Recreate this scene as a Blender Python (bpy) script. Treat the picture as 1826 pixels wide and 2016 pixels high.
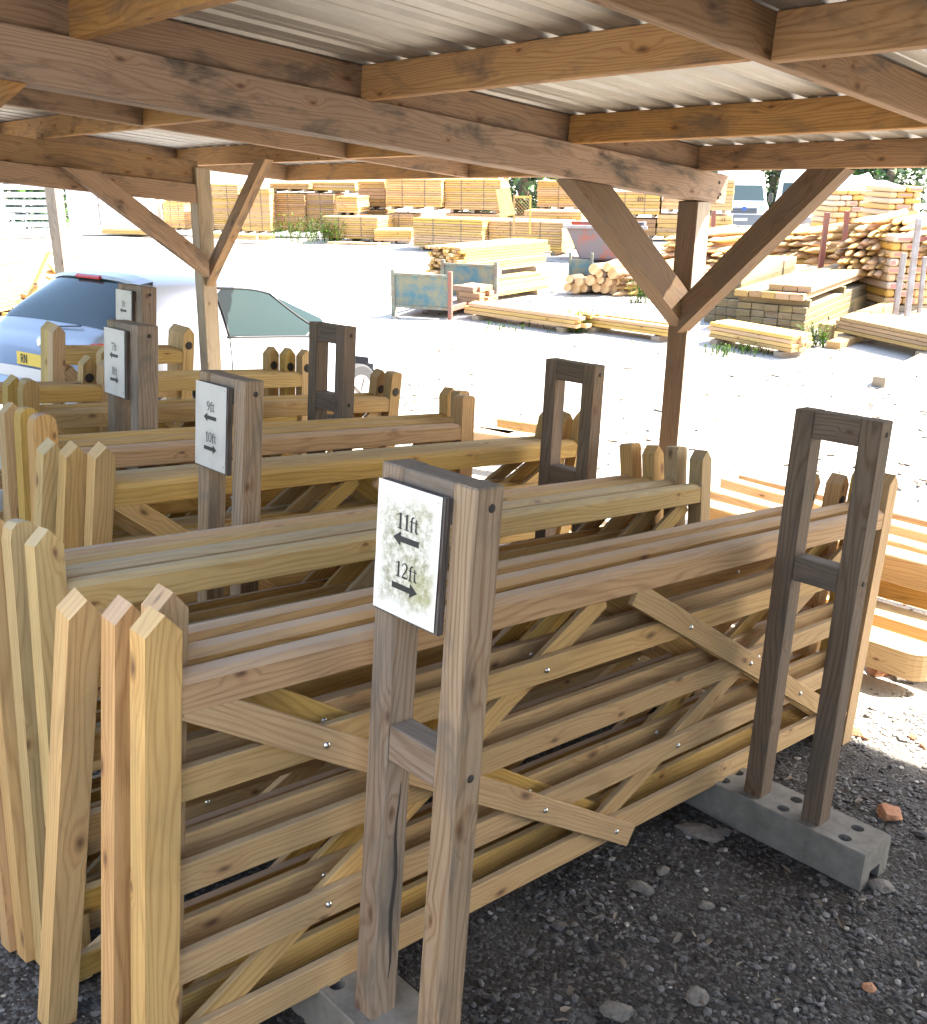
import bpy, bmesh, math, random
from mathutils import Vector, Matrix, noise
R = random.Random(7)
sc = bpy.context.scene
for o in list(bpy.data.objects): bpy.data.objects.remove(o)
COL = sc.collection
# ------------------------------------------------------------------ camera model (picture units: 1826 x 2016)
F, CX, CY = 1971.0, 913.0, 1008.0
CAMZ = 2.55
def vec(p): return Vector((p[0] - CX, p[1] - CY, F)).normalized()      # x right, y down, z forward
down = Vector((890 - CX, 6495 - CY, F)).normalized(); UPc = -down
fw = (Vector((0, 0, 1)) - UPc * UPc.z).normalized(); rt = fw.cross(UPc)
if rt.x < 0: rt = -rt
RG = Matrix((rt, fw, UPc))                                             # camera coords -> world
d1 = vec((3050, 688)); d2 = vec((-1000, 380)); d2 = (d2 - d1 * d1.dot(d2)).normalized()
d3 = d1.cross(d2)
if d3.y > 0: d3 = -d3
C0 = Vector((0, 0, CAMZ))
MSr = RG @ Matrix((d1, d2, d3)).transposed()                           # shed axes (u along gates, v away, w up) -> world
MS = Matrix.Translation(C0) @ MSr.to_4x4(); MSi = MS.inverted()
def S(u, v, w): return MS @ Vector((u, v, w))
def ray(x, y): return RG @ Vector((x - CX, y - CY, F))
def at(x, y, z=0.0):                                                   # picture point -> point on the level z
    r = ray(x, y); return C0 + r * ((z - CAMZ) / r.z)
def atY(x, y, Y):                                                      # picture point -> point at forward distance Y
    r = ray(x, y); return C0 + r * (Y / r.y)

cam = bpy.data.cameras.new('camera'); co = bpy.data.objects.new('camera', cam); COL.objects.link(co)
co.matrix_world = Matrix.Translation(C0) @ (RG @ Matrix(((1, 0, 0), (0, -1, 0), (0, 0, -1)))).to_4x4()
cam.sensor_fit = 'HORIZONTAL'; cam.sensor_width = 36; cam.lens = 36 * F / 1826; cam.clip_end = 2000; cam.clip_start = 0.02
sc.camera = co
# ------------------------------------------------------------------ world, sun, exposure
_sv = (MSr @ Vector((0.62, -0.50, 1.0))).normalized(); SUN_EL = math.asin(_sv.z)       # roof edge shadow falls where the photograph shows it
SUNV = Vector((_sv.x, _sv.y, 0)).normalized()
saz = math.atan2(SUNV.x, SUNV.y)
w = bpy.data.worlds.new('World'); sc.world = w; w.use_nodes = True
nt = w.node_tree; nt.nodes.clear()
sky = nt.nodes.new('ShaderNodeTexSky'); sky.sky_type = 'NISHITA'; sky.sun_disc = False
sky.sun_elevation = SUN_EL; sky.sun_rotation = saz; sky.air_density = 1.2; sky.dust_density = 2.5; sky.ozone_density = 1.0
bg = nt.nodes.new('ShaderNodeBackground'); bg.inputs[1].default_value = 0.13
wo = nt.nodes.new('ShaderNodeOutputWorld'); nt.links.new(sky.outputs[0], bg.inputs[0]); nt.links.new(bg.outputs[0], wo.inputs[0])
sl = bpy.data.lights.new('sun', 'SUN'); sl.energy = 4.6; sl.angle = math.radians(0.55); sl.color = (1.0, 0.93, 0.82)
so = bpy.data.objects.new('sun', sl); COL.objects.link(so)
sd = Vector((SUNV.x * math.cos(SUN_EL), SUNV.y * math.cos(SUN_EL), math.sin(SUN_EL)))
so.rotation_euler = sd.to_track_quat('Z', 'Y').to_euler()
sc.view_settings.view_transform = 'Standard'; sc.view_settings.look = 'None'
sc.view_settings.exposure = 2.65; sc.view_settings.gamma = 1.0; sc.view_settings.use_curve_mapping = False
sc.render.engine = 'CYCLES'
sc.cycles.max_bounces = 8; sc.cycles.diffuse_bounces = 5

# ------------------------------------------------------------------ materials
def newmat(name):
    m = bpy.data.materials.new(name); m.use_nodes = True; t = m.node_tree
    b = t.nodes['Principled BSDF']; return m, t, b
def N(t, typ, **k):
    n = t.nodes.new(typ)
    for a, v in k.items():
        if a in ('ins',):
            for i, x in v.items(): n.inputs[i].default_value = x
        else: setattr(n, a, v)
    return n
def math_(t, op, a, b=None, c=None, clamp=False):
    n = t.nodes.new('ShaderNodeMath'); n.operation = op; n.use_clamp = clamp
    for i, x in enumerate((a, b, c)):
        if x is None: continue
        if isinstance(x, (int, float)): n.inputs[i].default_value = x
        else: t.links.new(x, n.inputs[i])
    return n.outputs[0]
def mixc(t, f, a, b, mode='MIX'):
    n = t.nodes.new('ShaderNodeMix'); n.data_type = 'RGBA'; n.blend_type = mode; n.clamp_factor = True
    for sock, x in ((n.inputs[0], f), (n.inputs[6], a), (n.inputs[7], b)):
        if isinstance(x, (int, float)): sock.default_value = x
        elif isinstance(x, tuple): sock.default_value = (*x, 1)
        else: t.links.new(x, sock)
    return n.outputs[2]
def ramp(t, f, stops):
    n = t.nodes.new('ShaderNodeValToRGB'); e = n.color_ramp.elements
    while len(e) < len(stops): e.new(0.5)
    for i, (p, c) in enumerate(stops):
        e[i].position = p; e[i].color = (*c, 1) if isinstance(c, tuple) else (c, c, c, 1)
    t.links.new(f, n.inputs[0]); return n.outputs[0]

def wood(name, ca, cb, knot=(0.10, 0.05, 0.025), grain=0.35, knots=0.5, stain=0.0, staincol=(0.09, 0.075, 0.065), dust=0.0, dustcol=(0.34, 0.30, 0.27), rough=0.75, hue=0.12, kscale=1.0, hsp=0.012):
    m, t, b = newmat(name); L = t.links
    uv = N(t, 'ShaderNodeUVMap'); oi = N(t, 'ShaderNodeObjectInfo'); geo = N(t, 'ShaderNodeNewGeometry')
    sep = N(t, 'ShaderNodeSeparateXYZ'); L.new(uv.outputs[0], sep.inputs[0])
    isl = geo.outputs['Random Per Island']; rnd = math_(t, 'FRACT', math_(t, 'ADD', math_(t, 'MULTIPLY', oi.outputs['Random'], 7.31), isl))
    U = math_(t, 'ADD', sep.outputs[0], math_(t, 'MULTIPLY', rnd, 71.0)); V = math_(t, 'ADD', sep.outputs[1], math_(t, 'MULTIPLY', rnd, 13.0))
    def cv(su, sv, z=0.0):
        c = N(t, 'ShaderNodeCombineXYZ')
        L.new(math_(t, 'MULTIPLY', U, su), c.inputs[0]); L.new(math_(t, 'MULTIPLY', V, sv), c.inputs[1]); c.inputs[2].default_value = z
        return c.outputs[0]
    def nz(co, sc_=1.0, det=3.0, dist=0.0, rgh=0.55):
        n = N(t, 'ShaderNodeTexNoise'); n.inputs['Scale'].default_value = sc_; n.inputs['Detail'].default_value = det
        n.inputs['Distortion'].default_value = dist; n.inputs['Roughness'].default_value = rgh; L.new(co, n.inputs['Vector']); return n.outputs[0]
    # knots
    vo = N(t, 'ShaderNodeTexVoronoi'); vo.voronoi_dimensions = '2D'; vo.inputs['Scale'].default_value = kscale
    wob = nz(cv(14, 22), 1.0, 2.0)
    kc = N(t, 'ShaderNodeCombineXYZ')
    L.new(math_(t, 'ADD', math_(t, 'MULTIPLY', U, 3.4), math_(t, 'MULTIPLY', wob, 0.06)), kc.inputs[0]); L.new(math_(t, 'ADD', math_(t, 'MULTIPLY', V, 7.5), math_(t, 'MULTIPLY', wob, 0.10)), kc.inputs[1])
    L.new(kc.outputs[0], vo.inputs['Vector'])
    ksep = N(t, 'ShaderNodeSeparateColor'); L.new(vo.outputs['Color'], ksep.inputs[0])
    kon = math_(t, 'LESS_THAN', ksep.outputs[0], knots)
    kr = math_(t, 'ADD', math_(t, 'MULTIPLY', ksep.outputs[1], 0.06), 0.05)
    kd = math_(t, 'DIVIDE', vo.outputs['Distance'], kr)
    kin = math_(t, 'MULTIPLY', math_(t, 'SUBTRACT', 1.25, kd, clamp=True), kon, clamp=True)
    khalo = math_(t, 'MULTIPLY', math_(t, 'MULTIPLY', math_(t, 'SUBTRACT', 1.0, math_(t, 'MULTIPLY', kd, 0.28), clamp=True), kon), 1.0)
    # growth rings bending round the knots
    Vw = math_(t, 'ADD', math_(t, 'MULTIPLY', V, 330.0), math_(t, 'ADD', math_(t, 'MULTIPLY', khalo, 11.0), math_(t, 'MULTIPLY', nz(cv(0.9, 6.0), 1.0, 2.0), 70.0)))
    rings = math_(t, 'POWER', math_(t, 'ADD', math_(t, 'MULTIPLY', math_(t, 'SINE', Vw), 0.5), 0.5), 2.2)
    fine = ramp(t, nz(cv(5, 420), 1.0, 4.0, 0.0, 0.7), [(0.32, 0.0), (0.68, 1.0)])
    tone = nz(cv(1.1, 4.0, 3.3), 1.0, 2.0)
    g = math_(t, 'ADD', math_(t, 'MULTIPLY', rings, 0.46), math_(t, 'MULTIPLY', fine, 0.52))
    base = mixc(t, math_(t, 'ADD', math_(t, 'MULTIPLY', math_(t, 'SUBTRACT', tone, 0.5), 2.2), 0.5, clamp=True), ca, cb)
    dark = mixc(t, 1.0, base, (0.50, 0.38, 0.27), 'MULTIPLY')
    c = mixc(t, math_(t, 'MULTIPLY', math_(t, 'SUBTRACT', g, 0.32, clamp=True), grain * 2.6), base, dark)
    c = mixc(t, math_(t, 'MULTIPLY', khalo, 0.35), c, (ca[0] * 0.75, ca[1] * 0.52, ca[2] * 0.36))
    c = mixc(t, math_(t, 'MULTIPLY', kin, 0.85), c, knot)
    st_ = nz(cv(2.2, 95, 5.5), 1.0, 4.0, 0.2, 0.7)
    c = mixc(t, math_(t, 'MULTIPLY', math_(t, 'SUBTRACT', st_, 0.50, clamp=True), grain * 5.0, clamp=True), c, mixc(t, 1.0, c, (0.55, 0.45, 0.36), 'MULTIPLY'))
    # per piece tint
    hs = N(t, 'ShaderNodeHueSaturation'); L.new(c, hs.inputs['Color'])
    L.new(math_(t, 'ADD', 1.0 - hue, math_(t, 'MULTIPLY', rnd, 2 * hue)), hs.inputs['Value'])
    rr = math_(t, 'FRACT', math_(t, 'MULTIPLY', rnd, 17.7))
    L.new(math_(t, 'ADD', 0.5 - hsp, math_(t, 'MULTIPLY', rr, 2 * hsp)), hs.inputs['Hue']); L.new(math_(t, 'ADD', 0.85, math_(t, 'MULTIPLY', rr, 0.28)), hs.inputs['Saturation'])
    c = hs.outputs[0]
    if stain > 0:
        s = nz(cv(2.6, 7.0, 8.1), 1.0, 4.0, 0.4, 0.65)
        c = mixc(t, math_(t, 'MULTIPLY', ramp(t, s, [(0.50, 0.0), (0.68, 1.0)]), stain), c, staincol)
    if dust > 0:
        sn = N(t, 'ShaderNodeSeparateXYZ'); L.new(geo.outputs['Normal'], sn.inputs[0])
        up = math_(t, 'MULTIPLY', math_(t, 'SUBTRACT', sn.outputs[2], 0.45, clamp=True), 1.8, clamp=True)
        dn = nz(cv(5, 20, 2.0), 1.0, 3.0)
        c = mixc(t, math_(t, 'MULTIPLY', math_(t, 'MULTIPLY', up, dust), math_(t, 'ADD', math_(t, 'MULTIPLY', dn, 0.6), 0.7), clamp=True), c, dustcol)
    L.new(c, b.inputs['Base Color']); b.inputs['Roughness'].default_value = rough
    b.inputs['Specular IOR Level'].default_value = 0.3
    bp = N(t, 'ShaderNodeBump'); bp.inputs['Strength'].default_value = 0.35; bp.inputs['Distance'].default_value = 0.002
    L.new(math_(t, 'SUBTRACT', g, math_(t, 'MULTIPLY', kin, 0.5)), bp.inputs['Height']); L.new(bp.outputs[0], b.inputs['Normal'])
    return m
def plain(name, c, rough=0.6, metal=0.0, noise_=0.0, nscale=8.0, c2=None, bump=0.0, spec=0.5, island=0.0, thr=(0.35, 0.65)):
    m, t, b = newmat(name); L = t.links
    b.inputs['Base Color'].default_value = (*c, 1); b.inputs['Roughness'].default_value = rough; b.inputs['Metallic'].default_value = metal
    b.inputs['Specular IOR Level'].default_value = spec
    out = None
    if noise_ > 0 or c2:
        tc = N(t, 'ShaderNodeTexCoord'); n = N(t, 'ShaderNodeTexNoise'); n.inputs['Scale'].default_value = nscale; n.inputs['Detail'].default_value = 6; n.inputs['Roughness'].default_value = 0.65
        L.new(tc.outputs['Object'], n.inputs['Vector'])
        f = ramp(t, n.outputs[0], [(thr[0], 0.0), (thr[1], 1.0)])
        out = mixc(t, f, c, c2 or tuple(x * (1 - noise_) for x in c)); L.new(out, b.inputs['Base Color'])
        if bump: 
            bp = N(t, 'ShaderNodeBump'); bp.inputs['Strength'].default_value = bump; bp.inputs['Distance'].default_value = 0.01
            L.new(n.outputs[0], bp.inputs['Height']); L.new(bp.outputs[0], b.inputs['Normal'])
    if island > 0:
        geo = N(t, 'ShaderNodeNewGeometry'); hs = N(t, 'ShaderNodeHueSaturation')
        if out is None: hs.inputs['Color'].default_value = (*c, 1)
        else: L.new(out, hs.inputs['Color'])
        r = geo.outputs['Random Per Island']
        L.new(math_(t, 'ADD', 1 - island, math_(t, 'MULTIPLY', math_(t, 'POWER', r, 2.0), 3 * island)), hs.inputs['Value'])
        L.new(math_(t, 'ADD', 0.6, math_(t, 'MULTIPLY', math_(t, 'FRACT', math_(t, 'MULTIPLY', r, 9.0)), 0.8)), hs.inputs['Saturation'])
        L.new(hs.outputs[0], b.inputs['Base Color'])
    return m
MAT = {}
MAT['gate'] = wood('treated_gate_timber', (0.56, 0.355, 0.135), (0.44, 0.295, 0.12), hsp=0.007, dust=0.45, dustcol=(0.46, 0.39, 0.27), knots=0.42, stain=0.25, staincol=(0.20, 0.15, 0.08))
MAT['gate_orange'] = wood('orange_gate_timber', (0.57, 0.34, 0.125), (0.48, 0.295, 0.115), hsp=0.005, dust=0.9, dustcol=(0.45, 0.355, 0.27), knots=0.35, grain=0.45, stain=0.2, staincol=(0.22, 0.12, 0.06))
MAT['gate_green'] = wood('green_gate_timber', (0.51, 0.365, 0.175), (0.41, 0.305, 0.15), hsp=0.006, dust=0.55, dustcol=(0.40, 0.38, 0.30), knots=0.5, stain=0.25, staincol=(0.2, 0.17, 0.09))
MAT['gate_yellow'] = wood('yellow_gate_timber', (0.60, 0.42, 0.20), (0.52, 0.36, 0.165), dust=0.3, dustcol=(0.6, 0.5, 0.3), knots=0.3)
MAT['shed'] = wood('shed_timber', (0.34, 0.215, 0.125), (0.27, 0.175, 0.105), hsp=0.004, knots=0.45, grain=0.4, stain=0.8, staincol=(0.085, 0.065, 0.055), hue=0.10)
MAT['purlin'] = wood('purlin_timber', (0.45, 0.26, 0.12), (0.37, 0.215, 0.10), hsp=0.002, knots=0.45, grain=0.45, stain=0.7, staincol=(0.11, 0.08, 0.06), hue=0.10)
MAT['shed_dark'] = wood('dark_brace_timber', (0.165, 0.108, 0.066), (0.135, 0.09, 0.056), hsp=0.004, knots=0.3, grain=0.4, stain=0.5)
MAT['beam'] = wood('grey_beam_timber', (0.36, 0.24, 0.155), (0.29, 0.195, 0.13), hsp=0.002, knots=0.35, grain=0.4, stain=0.95, staincol=(0.075, 0.065, 0.055), hue=0.06)
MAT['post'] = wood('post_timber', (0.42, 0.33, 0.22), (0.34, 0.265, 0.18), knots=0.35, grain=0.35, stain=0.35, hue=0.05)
MAT['post_lit'] = wood('bleached_sunlit_post_timber', (0.50, 0.44, 0.36), (0.42, 0.37, 0.30), knots=0.3, grain=0.4, stain=0.5, staincol=(0.2, 0.18, 0.15), hue=0.05, hsp=0.003)  # bleached timber, also paler to carry the sunlit face
MAT['post_shaded'] = wood('shaded_post_timber', (0.165, 0.108, 0.068), (0.135, 0.09, 0.058), knots=0.35, grain=0.35, stain=0.35, hue=0.05)  # the same post timber darkened for its shaded faces
MAT['weather'] = wood('weathered_rack_timber', (0.37, 0.275, 0.195), (0.265, 0.20, 0.14), knots=0.35, grain=0.5, stain=0.8, staincol=(0.13, 0.115, 0.095), hsp=0.003, dust=0.5, dustcol=(0.16, 0.155, 0.14), hue=0.08)
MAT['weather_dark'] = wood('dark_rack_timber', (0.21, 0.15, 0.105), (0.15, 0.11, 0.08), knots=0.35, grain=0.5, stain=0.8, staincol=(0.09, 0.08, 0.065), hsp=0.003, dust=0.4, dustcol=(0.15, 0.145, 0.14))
MAT['pack'] = wood('new_board_timber', (0.58, 0.385, 0.165), (0.50, 0.31, 0.125), knots=0.5, grain=0.35, hue=0.16)
MAT['pack_dull'] = wood('dull_board_timber', (0.42, 0.255, 0.12), (0.35, 0.21, 0.10), knots=0.4, grain=0.35, hue=0.14)
MAT['sleeper'] = wood('green_sleeper_timber', (0.24, 0.185, 0.095), (0.18, 0.14, 0.075), knots=0.35, grain=0.4, stain=0.4, hue=0.14, dust=0.5, dustcol=(0.55, 0.46, 0.32))
MAT['sleeper_new'] = wood('new_sleeper_timber', (0.42, 0.275, 0.135), (0.34, 0.225, 0.115), knots=0.35, grain=0.35, hue=0.1)
MAT['log'] = wood('peeled_log_timber', (0.56, 0.36, 0.16), (0.42, 0.25, 0.105), knots=0.3, grain=0.4, hue=0.22)
MAT['logend'] = plain('sawn_log_end', (0.55, 0.33, 0.16), 0.8, c2=(0.68, 0.46, 0.24), nscale=9)
MAT['bark'] = plain('bark', (0.10, 0.07, 0.045), 0.9, c2=(0.2, 0.14, 0.09), nscale=14, bump=0.6)
MAT['bolt'] = plain('zinc_bolt', (0.62, 0.61, 0.58), 0.28, 1.0)
MAT['hole'] = plain('dark_hole', (0.035, 0.028, 0.025), 0.8)
MAT['black'] = plain('black_plastic', (0.02, 0.02, 0.022), 0.45)
MAT['rubber'] = plain('tyre_rubber', (0.03, 0.03, 0.032), 0.8)
MAT['ink'] = plain('printed_ink', (0.03, 0.03, 0.03), 0.6)
MAT['galv'] = plain('galvanised_sheet', (0.46, 0.44, 0.41), 0.48, 0.5, c2=(0.36, 0.345, 0.32), nscale=3, thr=(0.3, 0.7))
MAT['conc'] = plain('cast_concrete', (0.235, 0.225, 0.20), 0.9, c2=(0.13, 0.12, 0.105), nscale=16, bump=0.5, thr=(0.3, 0.75))
MAT['ply'] = wood('board_edge_plywood', (0.17, 0.14, 0.12), (0.11, 0.095, 0.085), knots=0.0, grain=0.9)
MAT['silver'] = plain('silver_car_paint', (0.43, 0.46, 0.53), 0.30, 0.3)
MAT['white'] = plain('white_vehicle_paint', (0.80, 0.81, 0.83), 0.3)
MAT['greyplastic'] = plain('grey_bumper', (0.16, 0.18, 0.21), 0.55)
MAT['red'] = plain('red_lens', (0.65, 0.03, 0.04), 0.25)
MAT['plate'] = plain('yellow_plate', (0.85, 0.55, 0.03), 0.4)
MAT['wplate'] = plain('white_plate', (0.8, 0.8, 0.78), 0.4)
MAT['blueoval'] = plain('blue_emblem', (0.05, 0.12, 0.4), 0.3)
MAT['bluesteel'] = plain('flaking_blue_paint', (0.06, 0.145, 0.175), 0.75, c2=(0.20, 0.185, 0.115), nscale=4.5, bump=0.2, thr=(0.38, 0.60))
MAT['paleframe'] = plain('pale_green_steel', (0.20, 0.235, 0.18), 0.7, c2=(0.17, 0.12, 0.08), nscale=9)
MAT['rust'] = plain('rusty_red_steel', (0.30, 0.09, 0.06), 0.75, c2=(0.20, 0.11, 0.08), nscale=8)
MAT['rustgrey'] = plain('grey_steel', (0.33, 0.32, 0.33), 0.6, c2=(0.22, 0.18, 0.16), nscale=6)
MAT['skip'] = plain('worn_skip_paint', (0.17, 0.135, 0.13), 0.85, c2=(0.33, 0.085, 0.045), nscale=1.1, thr=(0.50, 0.62))
MAT['tree'] = plain('leaf_green', (0.050, 0.095, 0.028), 0.6, island=0.45)
MAT['weed'] = plain('weed_green', (0.055, 0.10, 0.018), 0.9, spec=0.1, island=0.4)
MAT['leaf'] = plain('dry_leaf', (0.15, 0.125, 0.10), 0.8, island=0.45)
MAT['stone'] = plain('gravel_stone', (0.095, 0.092, 0.092), 0.75, island=0.62, noise_=0.3, nscale=90)
MAT['lightstone'] = plain('light_chipping', (0.26, 0.245, 0.22), 0.8, island=0.45)
MAT['debris'] = plain('bark_and_stone_debris', (0.20, 0.165, 0.12), 0.9, island=0.5)
MAT['paperplain'] = plain('plain_label', (0.62, 0.60, 0.60), 0.6, c2=(0.25, 0.25, 0.27), nscale=60, thr=(0.55, 0.6))
MAT['litstone'] = plain('gravel_stone_sunlit', (0.28, 0.265, 0.24), 0.8, island=0.5)  # gravel stone brightened to read as sunlit
MAT['brickbit'] = plain('broken_brick', (0.42, 0.19, 0.10), 0.9, c2=(0.50, 0.27, 0.16), nscale=40, bump=0.4)
MAT['rubble'] = plain('pale_rubble', (0.22, 0.20, 0.175), 0.9, c2=(0.12, 0.11, 0.10), nscale=35, bump=0.5)
MAT['strap'] = plain('dark_strap', (0.16, 0.12, 0.08), 0.5)
MAT['ystrap'] = plain('yellow_strap', (0.6, 0.5, 0.12), 0.5)
MAT['wrapy'] = plain('yellow_sacks', (0.62, 0.42, 0.22), 0.5, island=0.03)
MAT['wrapr'] = plain('red_print', (0.58, 0.22, 0.18), 0.5)
MAT['pallet'] = wood('pallet_timber', (0.34, 0.27, 0.2), (0.26, 0.21, 0.16), knots=0.2)
MAT['render'] = plain('white_rendered_wall', (0.80, 0.79, 0.76), 0.9, noise_=0.08, nscale=2)
MAT['whitewood'] = plain('white_painted_timber', (0.75, 0.76, 0.80), 0.7, noise_=0.12, nscale=4)
MAT['kerb'] = plain('dark_kerb_beam', (0.20, 0.17, 0.15), 0.9, c2=(0.3, 0.26, 0.22), nscale=5)
MAT['interior'] = plain('car_interior', (0.06, 0.065, 0.07), 0.8)
def glassmat(name='tinted_glass', tint=(0.15, 0.19, 0.18)):
    m, t, b = newmat(name); out = [n for n in t.nodes if n.type == 'OUTPUT_MATERIAL'][0]
    tr = N(t, 'ShaderNodeBsdfTransparent'); tr.inputs[0].default_value = (*tint, 1); gl = N(t, 'ShaderNodeBsdfGlossy'); gl.inputs['Roughness'].default_value = 0.02
    fr = N(t, 'ShaderNodeFresnel'); fr.inputs[0].default_value = 1.33; mx = N(t, 'ShaderNodeMixShader'); t.links.new(fr.outputs[0], mx.inputs[0]); t.links.new(tr.outputs[0], mx.inputs[1]); t.links.new(gl.outputs[0], mx.inputs[2]); t.links.new(mx.outputs[0], out.inputs[0])
    return m
MAT['glass'] = glassmat(); MAT['rearglass'] = glassmat('dark_tinted_glass', (0.22, 0.28, 0.26))
def dgl():
    m, t, b = newmat('dark_reflective_glass'); b.inputs['Base Color'].default_value = (0.04, 0.06, 0.06, 1); b.inputs['Roughness'].default_value = 0.04; b.inputs['IOR'].default_value = 1.5
    return m
MAT['dglass'] = dgl(); MAT['sideglass'] = dgl(); MAT['sideglass'].name = 'side_glass'; MAT['sideglass'].node_tree.nodes['Principled BSDF'].inputs['IOR'].default_value = 1.22; MAT['sideglass'].node_tree.nodes['Principled BSDF'].inputs['Base Color'].default_value = (0.02, 0.035, 0.035, 1)
def papermat(name, algae, grime, base=(0.88, 0.86, 0.80)):
    m, t, b = newmat(name); L = t.links
    uv = N(t, 'ShaderNodeUVMap'); sp = N(t, 'ShaderNodeSeparateXYZ'); L.new(uv.outputs[0], sp.inputs[0])
    n = N(t, 'ShaderNodeTexNoise'); n.inputs['Scale'].default_value = 45; n.inputs['Detail'].default_value = 8; n.inputs['Roughness'].default_value = 0.75; L.new(uv.outputs[0], n.inputs[0])
    n2 = N(t, 'ShaderNodeTexNoise'); n2.inputs['Scale'].default_value = 7; n2.inputs['Detail'].default_value = 3; L.new(uv.outputs[0], n2.inputs[0])
    # worn patch in the middle of the sheet, clean margin
    dx = math_(t, 'DIVIDE', math_(t, 'ABSOLUTE', sp.outputs[0]), 0.105); dy = math_(t, 'DIVIDE', math_(t, 'ABSOLUTE', sp.outputs[1]), 0.1485)
    d = math_(t, 'MAXIMUM', dx, dy); mk = math_(t, 'MULTIPLY', math_(t, 'SUBTRACT', math_(t, 'ADD', 0.92, math_(t, 'MULTIPLY', math_(t, 'SUBTRACT', n2.outputs[0], 0.5), 0.7)), d, clamp=True), 4.0, clamp=True)
    sp_ = ramp(t, n.outputs[0], [(0.36, 0.0), (0.66, 1.0)])
    c = mixc(t, math_(t, 'MULTIPLY', math_(t, 'MULTIPLY', mk, sp_), algae), base, (0.21, 0.20, 0.085))
    gr = ramp(t, n2.outputs[0], [(0.48, 0.0), (0.62, 1.0)])
    rside = math_(t, 'MULTIPLY', math_(t, 'ADD', math_(t, 'MULTIPLY', sp.outputs[0], 9.0), 0.1, clamp=True), math_(t, 'MULTIPLY', mk, gr))
    c = mixc(t, math_(t, 'MULTIPLY', rside, algae * 0.9), c, (0.30, 0.29, 0.05))
    c = mixc(t, math_(t, 'MULTIPLY', math_(t, 'MULTIPLY', gr, 0.35), grime), c, (0.38, 0.35, 0.33))
    L.new(c, b.inputs['Base Color']); b.inputs['Roughness'].default_value = 0.5
    return m
MAT['paper_algae'] = papermat('algae_stained_paper', 1.0, 0.0)
MAT['paper'] = papermat('weathered_paper', 0.0, 0.9, (0.56, 0.54, 0.50))

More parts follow.
